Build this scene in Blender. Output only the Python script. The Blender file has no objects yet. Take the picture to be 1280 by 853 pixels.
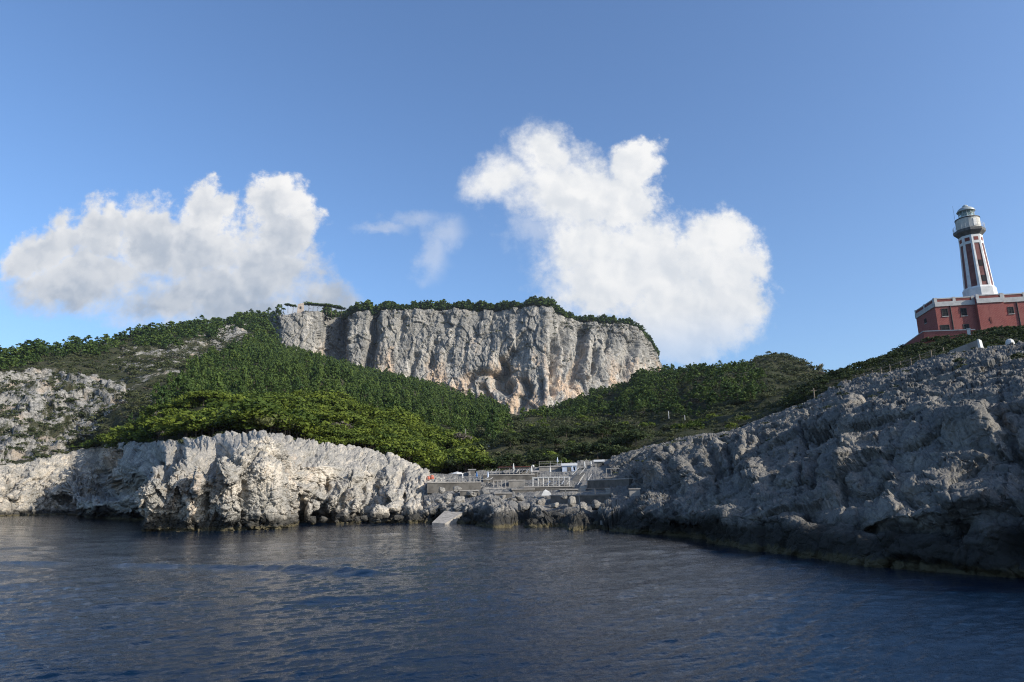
import bpy, math, random, time
import numpy as np
from mathutils import Vector, Matrix

T0 = time.time()
random.seed(7); RNG = np.random.default_rng(7)
scene = bpy.context.scene
COL = scene.collection

# ------------------------------------------------------------------ camera
F = 853.3; PITCH = math.radians(12.9); ROLL = math.radians(0.7); CAMZ = 4.0
_f = np.array([0, math.cos(PITCH), math.sin(PITCH)])
_u0 = np.array([0, -math.sin(PITCH), math.cos(PITCH)]); _r0 = np.array([1., 0, 0])
_u = _u0*math.cos(ROLL) + _r0*math.sin(ROLL)
_r = _r0*math.cos(ROLL) - _u0*math.sin(ROLL)

def ray(px, py):
    px = np.asarray(px, float)[..., None]; py = np.asarray(py, float)[..., None]
    return _f*F + _r*(px-640.) + _u*(426.5-py)

def at(px, py, r):
    """point seen at photo pixel (px,py), r metres away horizontally"""
    d = ray(px, py); h = np.hypot(d[..., 0], d[..., 1])
    p = d*(np.asarray(r, float)/h)[..., None]
    p[..., 2] += CAMZ
    return p

def wat(px, py, z=0.0):
    """point of the plane height z seen at photo pixel"""
    d = ray(px, py)
    p = d*((z-CAMZ)/np.minimum(d[..., 2], -4.0))[..., None]
    p[..., 2] += CAMZ
    return p

def project(p):
    q = np.asarray(p, float)-np.array([0, 0, CAMZ])
    dz = np.maximum(q @ _f, 1e-3)
    return 640+F*(q @ _r)/dz, 426.5-F*(q @ _u)/dz

cam_d = bpy.data.cameras.new('camera'); cam = bpy.data.objects.new('camera', cam_d); COL.objects.link(cam)
cam_d.sensor_width = 36; cam_d.lens = 36*F/1280.; cam_d.clip_start = 0.5; cam_d.clip_end = 30000
M = Matrix(((_r[0], _u[0], -_f[0], 0), (_r[1], _u[1], -_f[1], 0), (_r[2], _u[2], -_f[2], CAMZ), (0, 0, 0, 1)))
cam.matrix_world = M
scene.camera = cam

# ------------------------------------------------------------------ noise (numpy)
_G = np.array([[1,1,0],[-1,1,0],[1,-1,0],[-1,-1,0],[1,0,1],[-1,0,1],[1,0,-1],[-1,0,-1],[0,1,1],[0,-1,1],[0,1,-1],[0,-1,-1],[1,1,0],[-1,1,0],[0,-1,1],[0,-1,-1]], np.float32)
def _hash(x, y, z, s):
    with np.errstate(over='ignore'):
        h = x.astype(np.uint32)*np.uint32(374761393)+y.astype(np.uint32)*np.uint32(668265263)+z.astype(np.uint32)*np.uint32(2246822519)+np.uint32((s*3266489917) & 0xffffffff)
        h = (h ^ (h >> np.uint32(13)))*np.uint32(1274126177)
        h = (h ^ (h >> np.uint32(15)))*np.uint32(2654435761)
        return h ^ (h >> np.uint32(16))
def perlin(p, s=0):
    p = np.asarray(p, np.float32); i = np.floor(p).astype(np.int64); f = p-i
    w = f*f*f*(f*(f*6-15)+10); out = 0
    for dx in (0, 1):
        for dy in (0, 1):
            for dz in (0, 1):
                g = _G[_hash(i[..., 0]+dx, i[..., 1]+dy, i[..., 2]+dz, s) & np.uint32(15)]
                dt = g[..., 0]*(f[..., 0]-dx)+g[..., 1]*(f[..., 1]-dy)+g[..., 2]*(f[..., 2]-dz)
                out = out+dt*(w[..., 0] if dx else 1-w[..., 0])*(w[..., 1] if dy else 1-w[..., 1])*(w[..., 2] if dz else 1-w[..., 2])
    return out
def fbm(p, o=4, s=0, gain=.5):
    a, t, q = 1., 0., np.asarray(p, np.float32)
    for k in range(o):
        t = t+a*perlin(q, s+k*17); a *= gain; q = q*2.03+11.3
    return t
def ridged(p, o=4, s=0, gain=.5):
    a, t, q = 1., 0., np.asarray(p, np.float32)
    for k in range(o):
        t = t+a*(1-2*np.abs(perlin(q, s+k*17))); a *= gain; q = q*2.03+7.7
    return t-0.8
def worley(p, s=0):
    p = np.asarray(p, np.float32); i = np.floor(p).astype(np.int64)
    f1 = np.full(p.shape[:-1], 9., np.float32); f2 = f1.copy(); cid = np.zeros(p.shape[:-1], np.float32)
    for dx in (-1, 0, 1):
        for dy in (-1, 0, 1):
            for dz in (-1, 0, 1):
                c = i+np.array([dx, dy, dz])
                h = _hash(c[..., 0], c[..., 1], c[..., 2], s)
                q = np.stack([(h & np.uint32(1023))/1023., ((h >> np.uint32(10)) & np.uint32(1023))/1023., ((h >> np.uint32(20)) & np.uint32(1023))/1023.], -1)
                d = np.sqrt((((c+q)-p)**2).sum(-1)).astype(np.float32)
                r = ((h*np.uint32(2654435761)) >> np.uint32(8)).astype(np.float32)/16777216.
                m = d < f1
                f2 = np.where(m, f1, np.minimum(f2, d)); cid = np.where(m, r, cid); f1 = np.where(m, d, f1)
    return f1, f2, cid
def facets(p, s=0):
    """broken-rock field in units of the cell: each cell is a flat tilted face; also the distance to the joint"""
    p = np.asarray(p, np.float32); i = np.floor(p).astype(np.int64); sh = p.shape[:-1]
    f1 = np.full(sh, 9., np.float32); f2 = f1.copy(); cid = np.zeros(sh, np.float32); dv = np.zeros(p.shape, np.float32); hh = np.zeros(sh, np.uint32)
    for dx in (-1, 0, 1):
        for dy in (-1, 0, 1):
            for dz in (-1, 0, 1):
                c = i+np.array([dx, dy, dz])
                h = _hash(c[..., 0], c[..., 1], c[..., 2], s)
                q = np.stack([(h & np.uint32(1023))/1023., ((h >> np.uint32(10)) & np.uint32(1023))/1023., ((h >> np.uint32(20)) & np.uint32(1023))/1023.], -1)
                e = (p-(c+q)).astype(np.float32); d = np.sqrt((e**2).sum(-1)).astype(np.float32); m = d < f1
                f2 = np.where(m, f1, np.minimum(f2, d)); f1 = np.where(m, d, f1); hh = np.where(m, h, hh); dv = np.where(m[..., None], e, dv)
    def rnd(k): return (((hh*np.uint32(k)) >> np.uint32(9)) & np.uint32(65535)).astype(np.float32)/65535.-.5
    g = np.stack([rnd(2654435761), rnd(2246822519), rnd(3266489917)], -1)*2
    return rnd(668265263)+.9*(dv*g).sum(-1), f2-f1
def sstep(a, b, x):
    t = np.clip((x-a)/(b-a), 0, 1); return t*t*(3-2*t)

# ------------------------------------------------------------------ object helpers
def tag(o, label=None, cat=None, group=None, kind=None):
    if label: o['label'] = label
    if cat: o['category'] = cat
    if group: o['group'] = group
    if kind: o['kind'] = kind
    return o
def empty(name, loc, rz=0., label=None, cat=None, group=None):
    o = bpy.data.objects.new(name, None); COL.objects.link(o)
    o.location = loc; o.rotation_euler.z = rz; o.empty_display_size = .5
    return tag(o, label, cat, group)
def np_mesh(name, V, faces, mats, smooth=True, attrs=None, mat_idx=None):
    """V (n,3), faces (m,4) int array of quads"""
    me = bpy.data.meshes.new(name)
    V = np.ascontiguousarray(V, np.float32); faces = np.ascontiguousarray(faces, np.int32)
    n, m, k = len(V), len(faces), faces.shape[1]
    me.vertices.add(n); me.vertices.foreach_set('co', V.ravel())
    me.loops.add(m*k); me.loops.foreach_set('vertex_index', faces.ravel())
    me.polygons.add(m); me.polygons.foreach_set('loop_start', np.arange(0, m*k, k, dtype=np.int32))
    if mat_idx is not None: me.polygons.foreach_set('material_index', np.ascontiguousarray(mat_idx, np.int32))
    me.polygons.foreach_set('use_smooth', np.full(m, smooth, bool))
    for a in (mats if isinstance(mats, (list, tuple)) else [mats]): me.materials.append(a)
    for nm, val in (attrs or {}).items():
        at_ = me.attributes.new(nm, 'FLOAT', 'POINT'); at_.data.foreach_set('value', np.ascontiguousarray(val, np.float32).ravel())
    me.update(calc_edges=True)
    return me
def link(name, me, parent=None):
    o = bpy.data.objects.new(name, me); COL.objects.link(o)
    if parent: o.parent = parent
    return o
class MB:
    def __init__(s): s.v = []; s.f = []
    def add(s, vs, fs):
        b = len(s.v); s.v += [tuple(map(float, q)) for q in vs]; s.f += [tuple(b+i for i in q) for q in fs]; return s
    def box(s, x0, x1, y0, y1, z0, z1, taper=0.):
        t = taper
        return s.add([(x0, y0, z0), (x1, y0, z0), (x1, y1, z0), (x0, y1, z0), (x0+t, y0+t, z1), (x1-t, y0+t, z1), (x1-t, y1-t, z1), (x0+t, y1-t, z1)],
                     [(3, 2, 1, 0), (4, 5, 6, 7), (0, 1, 5, 4), (1, 2, 6, 5), (2, 3, 7, 6), (3, 0, 4, 7)])
    def tube(s, p0, p1, r0, r1=None, n=8):
        r1 = r0 if r1 is None else r1
        a, b = Vector(p0), Vector(p1); d = (b-a).normalized()
        x = d.orthogonal().normalized(); y = d.cross(x); vs = []
        for c, r in ((a, r0), (b, r1)):
            for k in range(n):
                t = 2*math.pi*k/n; vs.append(c+x*r*math.cos(t)+y*r*math.sin(t))
        fs = [(k, (k+1) % n, n+(k+1) % n, n+k) for k in range(n)]+[tuple(range(n-1, -1, -1)), tuple(range(n, 2*n))]
        return s.add(vs, fs)
    def lathe(s, prof, n=24, ph=0., cx=0., cy=0.):
        vs = []; fs = []
        for (r, z) in prof:
            for k in range(n):
                t = 2*math.pi*k/n+ph; vs.append((cx+r*math.cos(t), cy+r*math.sin(t), z))
        for i in range(len(prof)-1):
            for k in range(n): fs.append((i*n+k, i*n+(k+1) % n, (i+1)*n+(k+1) % n, (i+1)*n+k))
        fs.append(tuple(range(n-1, -1, -1))); b = (len(prof)-1)*n; fs.append(tuple(b+k for k in range(n)))
        return s.add(vs, fs)
    def prism(s, poly, z0, z1):
        n = len(poly)
        return s.add([(x, y, z0) for x, y in poly]+[(x, y, z1) for x, y in poly],
                     [tuple(range(n-1, -1, -1)), tuple(range(n, 2*n))]+[(k, (k+1) % n, n+(k+1) % n, n+k) for k in range(n)])
    def build(s, name, m, parent=None, bevel=0., smooth=False):
        me = bpy.data.meshes.new(name); me.from_pydata(s.v, [], s.f)
        for a in (m if isinstance(m, (list, tuple)) else [m]): me.materials.append(a)
        if smooth: me.polygons.foreach_set('use_smooth', [True]*len(me.polygons))
        me.update()
        o = link(name, me, parent)
        if bevel:
            b = o.modifiers.new('bevel', 'BEVEL'); b.width = bevel; b.segments = 1; b.limit_method = 'ANGLE'
        return o

# ------------------------------------------------------------------ materials
class NT:
    def __init__(s, nt): s.nt = nt; s.x = 0
    def n(s, t, **kw):
        o = s.nt.nodes.new(t)
        for k, v in kw.items(): setattr(o, k, v)
        return o
    def set(s, sock, v):
        if hasattr(v, 'is_output'): s.nt.links.new(v, sock)
        elif v is not None: sock.default_value = v
    def m(s, op, a, b=None, c=None, clamp=False):
        o = s.n('ShaderNodeMath', operation=op, use_clamp=clamp)
        s.set(o.inputs[0], a); s.set(o.inputs[1], b); s.set(o.inputs[2], c)
        return o.outputs[0]
    def vm(s, op, a, b=None):
        o = s.n('ShaderNodeVectorMath', operation=op); s.set(o.inputs[0], a); s.set(o.inputs[1], b)
        return o.outputs[0]
    def noise(s, vec, scale, detail=4, rough=.55, dist=0., out='Fac'):
        o = s.n('ShaderNodeTexNoise'); s.set(o.inputs['Vector'], vec); s.set(o.inputs['Scale'], scale)
        s.set(o.inputs['Detail'], detail); s.set(o.inputs['Roughness'], rough); s.set(o.inputs['Distortion'], dist)
        return o.outputs[out]
    def vor(s, vec, scale, feature='F1', out='Distance'):
        o = s.n('ShaderNodeTexVoronoi', feature=feature); s.set(o.inputs['Vector'], vec); s.set(o.inputs['Scale'], scale)
        return o.outputs[out]
    def ramp(s, fac, a, b, smooth=True):
        o = s.n('ShaderNodeMapRange', interpolation_type='SMOOTHSTEP' if smooth else 'LINEAR')
        s.set(o.inputs['Value'], fac); o.inputs['From Min'].default_value = a; o.inputs['From Max'].default_value = b
        return o.outputs['Result']
    def mix(s, fac, a, b, mode='MIX'):
        o = s.n('ShaderNodeMix', data_type='RGBA', blend_type=mode)
        s.set(o.inputs[0], fac)
        for i, v in ((6, a), (7, b)):
            s.set(o.inputs[i], (v[0], v[1], v[2], 1) if isinstance(v, tuple) else v)
        return o.outputs[2]
    def attr(s, name):
        return s.n('ShaderNodeAttribute', attribute_name=name).outputs['Fac']
    def scalevec(s, vec, k):
        o = s.n('ShaderNodeMapping'); s.set(o.inputs['Vector'], vec); o.inputs['Scale'].default_value = k
        return o.outputs[0]
def new_mat(name):
    m = bpy.data.materials.new(name); m.use_nodes = True
    t = NT(m.node_tree); b = m.node_tree.nodes['Principled BSDF']
    return m, t, b
def bump(t, b, h, strength, dist, normal=None):
    o = t.n('ShaderNodeBump'); o.inputs['Strength'].default_value = strength; o.inputs['Distance'].default_value = dist
    t.set(o.inputs['Height'], h); t.set(o.inputs['Normal'], normal)
    if b: t.nt.links.new(o.outputs[0], b.inputs['Normal'])
    return o.outputs[0]

def plain(name, col, rough=.7, var=.15, scale=2., bmp=0., metal=0., spec=.3):
    m, t, b = new_mat(name)
    g = t.n('ShaderNodeNewGeometry').outputs['Position']
    n = t.noise(g, scale, 5, .65)
    c2 = tuple(max(0, x*(1-2.2*var)) for x in col)
    t.set(b.inputs['Base Color'], t.mix(t.ramp(n, .35, .7), col, c2))
    b.inputs['Roughness'].default_value = rough; b.inputs['Metallic'].default_value = metal
    b.inputs['Specular IOR Level'].default_value = spec
    if bmp: bump(t, b, n, .6, bmp)
    return m

def rock_mat(name, S=1., pale=(.55, .49, .405), grey=(.30, .283, .25), warm=(.60, .42, .28), dark=(.12, .115, .105), warm_amt=.5, tide=2.2, bumpk=1., veg=0.):
    """S: size of the features in metres relative to the near shore"""
    m, t, b = new_mat(name)
    geo = t.n('ShaderNodeNewGeometry'); P = geo.outputs['Position']; N = geo.outputs['Normal']
    sep = t.n('ShaderNodeSeparateXYZ'); t.set(sep.inputs[0], N)
    sp = t.n('ShaderNodeSeparateXYZ'); t.set(sp.inputs[0], P)
    Pv = t.scalevec(P, (1, 1, .38))
    a = t.noise(P, .22/S, 6, .62)
    st = t.noise(Pv, .55/S, 6, .6, .4)
    fine = t.noise(P, 2.6/S, 6, .7)
    c = t.mix(t.ramp(a, .36, .62), pale, grey)
    # weathered tops are grey, steep broken faces pale
    up = t.ramp(sep.outputs[2], .25, .75)
    c = t.mix(t.m('MULTIPLY', up, .65), c, grey)
    wn = t.m('MULTIPLY', t.ramp(st, .52, .68), t.ramp(t.noise(P, .09/S, 3), .45, .62))
    c = t.mix(t.m('MULTIPLY', t.m('MULTIPLY', wn, t.m('SUBTRACT', 1, t.m('MULTIPLY', up, .8))), warm_amt), c, warm)
    # lichen spots and dark pits
    c = t.mix(t.m('MULTIPLY', t.ramp(fine, .52, .64), .70), c, dark)
    f3 = t.noise(P, 7.5/S, 4, .7)
    c = t.mix(t.m('MULTIPLY', t.m('MULTIPLY', t.ramp(f3, .50, .62), t.ramp(a, .38, .56)), .60), c, dark)
    c = t.mix(t.m('MULTIPLY', t.ramp(fine, .44, .30), .5), c, tuple(min(1., x*1.25) for x in pale))
    stk = t.noise(t.scalevec(P, (1, 1, .1)), .9/S, 4, .6)
    c = t.mix(t.m('MULTIPLY', t.ramp(stk, .56, .72), .45), c, dark)
    if tide:
        zz = t.m('ADD', sp.outputs[2], t.m('MULTIPLY', t.m('SUBTRACT', t.noise(P, .5, 4, .6), .5), 3.2))
        c = t.mix(t.m('MULTIPLY', t.ramp(zz, tide+.9, tide-.7), .93), c, (.032, .031, .027))  # wet algae band; shade at the grey slope's foot is painted in too
        z2 = t.m('ADD', sp.outputs[2], t.m('MULTIPLY', t.m('SUBTRACT', t.noise(P, 1.5, 3, .6), .5), .9))
        c = t.mix(t.m('MULTIPLY', t.ramp(z2, .6, .25), .45), c, (.16, .13, .06))
    b.inputs['Roughness'].default_value = .93; b.inputs['Specular IOR Level'].default_value = .12
    if S > 5:      # a great face: grey weathered upper part, pale and ochre lower down, dark vertical streaks
        zz = t.m('ADD', sp.outputs[2], t.m('MULTIPLY', t.m('SUBTRACT', t.noise(t.scalevec(P, (1, 1, .25)), .03, 5, .6), .5), 260.))
        c = t.mix(t.m('MULTIPLY', t.ramp(zz, 165, 245), .72), c, (.19, .183, .165))
        c = t.mix(t.m('MULTIPLY', t.m('MULTIPLY', t.ramp(zz, 215, 150), t.ramp(t.noise(Pv, .035, 4), .42, .56)), .8), c, (.52, .37, .245))
        s2 = t.noise(t.scalevec(P, (1, 1, .07)), .16, 5, .62)
        c = t.mix(t.m('MULTIPLY', t.ramp(s2, .52, .62), .68), c, (.11, .108, .10))
        s3 = t.noise(t.scalevec(P, (1, 1, .16)), .42, 4, .65)
        c = t.mix(t.m('MULTIPLY', t.ramp(s3, .52, .64), .55), c, (.13, .127, .118))
        c = t.mix(t.m('MULTIPLY', t.ramp(s2, .44, .36), .5), c, (.49, .45, .39))
    t.set(b.inputs['Base Color'], c)
    h1 = t.noise(P, 1.6/S, 8, .72)
    vor = t.vor(P, 1.3/S, 'DISTANCE_TO_EDGE')
    h = t.m('ADD', t.m('MULTIPLY', h1, 1.), t.m('MULTIPLY', t.ramp(vor, 0, .12), .25))
    bump(t, b, h, .75, .38*S*bumpk)
    return m

M_shore = rock_mat('pale limestone', 1.0, tide=1.7)
M_slope = rock_mat('grey limestone', 1.0, pale=(.29, .268, .232), grey=(.148, .142, .13), warm_amt=.35, tide=2.1)
M_lidorock = rock_mat('shore limestone', .8, pale=(.34, .315, .275), grey=(.17, .165, .155), warm_amt=.3, tide=1.9)
M_cliff = rock_mat('cliff limestone', 9., pale=(.45, .415, .36), grey=(.25, .24, .22), warm=(.58, .40, .25), dark=(.13, .13, .12), warm_amt=.9, tide=0, bumpk=.8)

def hill_mat():
    m, t, b = new_mat('scrub ground')
    geo = t.n('ShaderNodeNewGeometry'); P = geo.outputs['Position']
    n = t.noise(P, .12, 6, .65); f = t.noise(P, .9, 6, .7)
    soil = t.mix(t.ramp(n, .35, .65), (.045, .048, .024), (.075, .07, .042))
    soil = t.mix(t.ramp(f, .4, .7), soil, (.03, .04, .018))
    rk = t.mix(t.ramp(f, .40, .60), (.38, .36, .325), (.16, .155, .14))
    rk = t.mix(t.m('MULTIPLY', t.ramp(t.noise(P, .08, 3), .54, .7), .6), rk, (.44, .35, .26))
    mask = t.ramp(t.m('ADD', t.attr('rock'), t.m('MULTIPLY', t.m('SUBTRACT', t.noise(P, .1, 6, .7), .5), 1.6)), .42, .58)
    t.set(b.inputs['Base Color'], t.mix(mask, soil, rk))
    b.inputs['Roughness'].default_value = .95; b.inputs['Specular IOR Level'].default_value = .1
    bump(t, b, t.m('ADD', f, n), .9, 1.6)
    return m
M_hill = hill_mat()

def leaf_mat(name, a, b_, dead=None):
    m, t, b = new_mat(name)
    oi = t.n('ShaderNodeObjectInfo').outputs['Random']
    r = t.m('FRACT', t.m('ADD', t.attr('tint'), oi))
    c = t.mix(r, a, b_)
    if dead: c = t.mix(t.ramp(r, .955, .975), c, dead)
    P = t.n('ShaderNodeNewGeometry').outputs['Position']
    c = t.mix(t.m('MULTIPLY', t.ramp(t.noise(P, .5, 4, .7), .42, .66), .4), c, tuple(x*.45 for x in a))
    t.set(b.inputs['Base Color'], c)
    b.inputs['Roughness'].default_value = .7; b.inputs['Specular IOR Level'].default_value = .15
    tr = t.n('ShaderNodeBsdfTranslucent'); t.set(tr.inputs['Color'], c)
    mx = t.n('ShaderNodeMixShader'); mx.inputs[0].default_value = .25
    out = m.node_tree.nodes['Material Output']
    m.node_tree.links.new(b.outputs[0], mx.inputs[1]); m.node_tree.links.new(tr.outputs[0], mx.inputs[2])
    m.node_tree.links.new(mx.outputs[0], out.inputs['Surface'])
    return m
M_pine = leaf_mat('pine needles', (.040, .074, .020), (.108, .155, .034))
M_round = leaf_mat('maquis leaves', (.052, .083, .014), (.150, .186, .024), dead=(.13, .11, .09))
M_scrub = leaf_mat('scrub leaves', (.044, .057, .025), (.105, .115, .050), dead=(.10, .085, .065))
M_dark = leaf_mat('evergreen leaves', (.026, .040, .014), (.058, .078, .025))
M_bark = plain('bark', (.11, .085, .065), .9, .25, 3.)
print('materials', time.time()-T0)
# ------------------------------------------------------------------ terrain sheets
def interp(pts, xs, k):
    p = np.array(sorted(pts), float); return np.interp(xs, p[:, 0], p[:, k])
def smooth1(a, n):
    for _ in range(n): a = np.concatenate([a[:1], (a[:-2]+2*a[1:-1]+a[2:])/4, a[-1:]])
    return a
def sheet(xs, rails, rows, jit=0., jseed=5, sm=4):
    """rails from the water up: ('w', pts) on the sea, ('p', pts with px,py,r), ('d', dr, dz) offset from the previous rail"""
    A = []; Y = []
    for rl in rails:
        if rl[0] == 'w':
            py = interp(rl[1], xs, 1); A.append(wat(xs, py)); Y.append(py)
        elif rl[0] == 'p':
            py = smooth1(interp(rl[1], xs, 1), sm); r = smooth1(interp(rl[1], xs, 2), sm*3)
            A.append(at(xs, py, r)); Y.append(py)
        elif rl[0] == 'd':
            q = A[-1].copy(); h = np.hypot(q[:, 0], q[:, 1])[:, None]
            q[:, :2] += q[:, :2]/h*rl[1]; q[:, 2] += rl[2]; A.append(q); Y.append(Y[-1]+(rl[3] if len(rl) > 3 else 0))
    A = np.array(A); Y = np.array(Y)
    v = [0.]
    for i, n in enumerate(rows): v += [i+(k+1)/n for k in range(n)]
    v = np.array(v); nr = len(rails); C = len(xs)
    V = np.repeat(v[:, None], C, 1)
    if jit:
        q = np.stack([np.repeat(xs[None]*.035, len(v), 0), V*1.1, np.zeros_like(V)], -1)
        w = np.minimum(1, np.minimum(V-1, nr-1-V)*2).clip(0, 1)
        V = np.clip(V+jit*w*fbm(q, 3, jseed), 0, nr-1)
    i0 = np.minimum(np.floor(V).astype(int), nr-2); fr = (V-i0)[..., None]
    ci = np.arange(C)[None].repeat(len(v), 0)
    P = A[i0, ci]*(1-fr)+A[i0+1, ci]*fr
    PY = Y[i0, ci]*(1-fr[..., 0])+Y[i0+1, ci]*fr[..., 0]
    PX = np.repeat(xs[None], len(v), 0)
    return P, PX, PY, V
def normals(P, blur=6):
    du = np.gradient(P, axis=1); dv = np.gradient(P, axis=0)
    n = np.cross(du, dv); n /= np.linalg.norm(n, axis=-1, keepdims=True)+1e-9
    for _ in range(blur):
        n[1:-1] = (n[:-2]+2*n[1:-1]+n[2:])/4; n[:, 1:-1] = (n[:, :-2]+2*n[:, 1:-1]+n[:, 2:])/4
    return n/(np.linalg.norm(n, axis=-1, keepdims=True)+1e-9)
def rowstep(P):
    s = np.linalg.norm(np.gradient(P, axis=0), axis=-1)
    for _ in range(3): s[1:-1] = (s[:-2]+2*s[1:-1]+s[2:])/4
    return s
def respread(P, n_rows, extra, wt3=.3):
    """re-spaces the rows of a displaced sheet so that no stretch of it is starved of faces"""
    px, py = project(P); d = np.hypot(np.diff(px, axis=0), np.diff(py, axis=0))
    r = np.linalg.norm(P[1:], axis=-1); L = d+wt3*np.linalg.norm(np.diff(P, axis=0), axis=-1)*F/r+.05
    for _ in range(14): L[:, 1:-1] = (L[:, :-2]+2*L[:, 1:-1]+L[:, 2:])/4
    c = np.concatenate([np.zeros((1, P.shape[1])), np.cumsum(L, 0)]); c /= c[-1:]
    u = np.linspace(0, 1, n_rows); Q = np.empty((n_rows, P.shape[1], 3)); X = [np.empty((n_rows, P.shape[1])) for _ in extra]
    for j in range(P.shape[1]):
        for k in range(3): Q[:, j, k] = np.interp(u, c[:, j], P[:, j, k])
        for x, e in zip(X, extra): x[:, j] = np.interp(u, c[:, j], e[:, j])
    return Q, X
def grid_obj(name, P, mat, attrs=None):
    R_, C_ = P.shape[:2]
    i = np.arange(R_*C_).reshape(R_, C_)
    f = np.stack([i[:-1, :-1], i[:-1, 1:], i[1:, 1:], i[1:, :-1]], -1).reshape(-1, 4)
    return link(name, np_mesh(name, P.reshape(-1, 3), f, mat, True, {k: a.ravel() for k, a in (attrs or {}).items()}))
def seg_dist(PX, PY, pts):
    d = np.full(PX.shape, 1e9)
    for (x0, y0), (x1, y1) in zip(pts[:-1], pts[1:]):
        L = (x1-x0)**2+(y1-y0)**2; t = np.clip(((PX-x0)*(x1-x0)+(PY-y0)*(y1-y0))/L, 0, 1)
        d = np.minimum(d, np.hypot(PX-x0-t*(x1-x0), PY-y0-t*(y1-y0)))
    return d
def inpoly(PX, PY, poly):
    c = np.zeros(PX.shape, bool); n = len(poly)
    for i in range(n):
        x0, y0 = poly[i]; x1, y1 = poly[(i+1) % n]
        if y0 == y1: continue
        c ^= ((y0 > PY) != (y1 > PY)) & (PX < (x1-x0)*(PY-y0)/(y1-y0)+x0)
    return c
def rock_big(P, s, seed, vert=.6):
    """large outward displacement in units of s: shoulders, tilted slabs and the joints between them"""
    q = P*np.array([1, 1, vert])/s
    w = np.stack([perlin(q*.11+9, seed+50), perlin(q*.11+31, seed+51), perlin(q*.11+57, seed+52)], -1)
    a, ja = facets(q/8.5+w*.5, seed+3); b, jb = facets(q/3.4+w*.9, seed+4)
    d = fbm(q/11., 3, seed)*2.0+a*1.9-.9*sstep(.06, 0, ja)+b*1.05-.5*sstep(.08, 0, jb)
    return d*s
def rock_fine(P, s, seed, vert=.8):
    q = P*np.array([1, 1, vert])/s
    w = np.stack([perlin(q*.6+9, seed+60), perlin(q*.6+31, seed+61), perlin(q*.6+57, seed+62)], -1)
    a, ja = facets(q/1.35+w*.3, seed+6); b, jb = facets(q/.55+w*.5, seed+7)
    pit = np.clip(fbm(q/2.2, 3, seed+9)+.45, 0, 1)           # karst pitting comes and goes
    d = a*.52-.26*sstep(.10, 0, ja)+b*.24*(.4+pit)-.12*sstep(.14, 0, jb)+.26*pit*(ridged(q/.7, 4, seed+8, .65)-.2)
    return d*s
def rock_disp(P, s, seed, k=1., vert=.7):
    return (rock_big(P, s, seed, vert)+rock_fine(P, s, seed, vert))*k

# ---- the pale limestone coast across the water
xs = np.arange(-90, 566, .85)
def wl_py(px, r):
    ys = np.linspace(632, 700, 1400); q = wat(np.full(1400, float(px)), ys); return float(np.interp(-r, -np.hypot(q[:, 0], q[:, 1]), ys))
wl = [(x, wl_py(x, r)) for x, r in ((-120,246),(-40,270),(0,282),(30,287),(60,293),(88,299))]+[(93,646),(120,648),(165,651),(167.5,652),(169,664),(215,664.5),(300,663.5),(350,661),(374,657),(380,652.5),(420,654),(455,653),(500,654),(530,654),(545,652),(570,652)]
rail1 = [(-120,614,250),(0,616,286),(30,616,291),(60,617,298),(88,619,305),(96,630,206),(120,631,190),(160,630,166),(172,615,106),(215,606,104),(260,600,103),(300,585,103),(340,585,105),(370,600,110),(392,622,127),(430,625,129),(470,622,132),(510,624,132),(540,630,128),(570,632,126)]
rail1b = [(-120,603,256),(0,606,292),(30,604,297),(60,604,304),(90,606,311),(125,613,312),(134,615,285),(150,614,196),(166,606,150),(172,606,111),(215,592,112),(260,582,110),(300,573,110),(340,572,111),(370,590,117),(392,606,131),(430,608,134),(470,608,137),(510,613,136),(540,620,133),(570,624,131)]
rail2 = [(-120,590,264),(0,592,301),(40,586,306),(90,579,318),(126,574,320),(136,578,290),(150,583,216),(163,583,180),(200,580,122),(240,577,117),(270,574,115),(300,566,115),(340,566,116),(380,582,125),(430,588,136),(470,592,139),(510,600,139),(545,608,138),(570,616,135)]
rail3 = [(-120,583,272),(0,583,309),(30,578,314),(60,572,320),(100,562,326),(128,558,324),(150,556,262),(175,553,200),(215,548,160),(255,543,148),(290,539,143),(330,541,141),(400,553,147),(440,558,151),(480,563,155),(510,573,155),(545,590,153),(570,600,150)]
P, PX, PY, V = sheet(xs, [('w', wl), ('w', wl), ('p', rail1), ('p', rail1b), ('p', rail2), ('p', rail3), ('d', 14, -2.5, -2), ('d', 40, -6, -2)], [4, 80, 50, 50, 100, 10, 6], .22, 5, 2)
P[:4] -= np.array([0, 0, 1.])*np.linspace(3, .6, 4)[:, None, None]
n = normals(P, 5)
size = np.clip(np.hypot(P[..., 0], P[..., 1])/118., .95, 2.2)[..., None]
d = rock_big(P/size, 1.0, 11, .85)*size[..., 0]*.70*(1-.70*sstep(2.8, 4.0, V))
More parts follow.
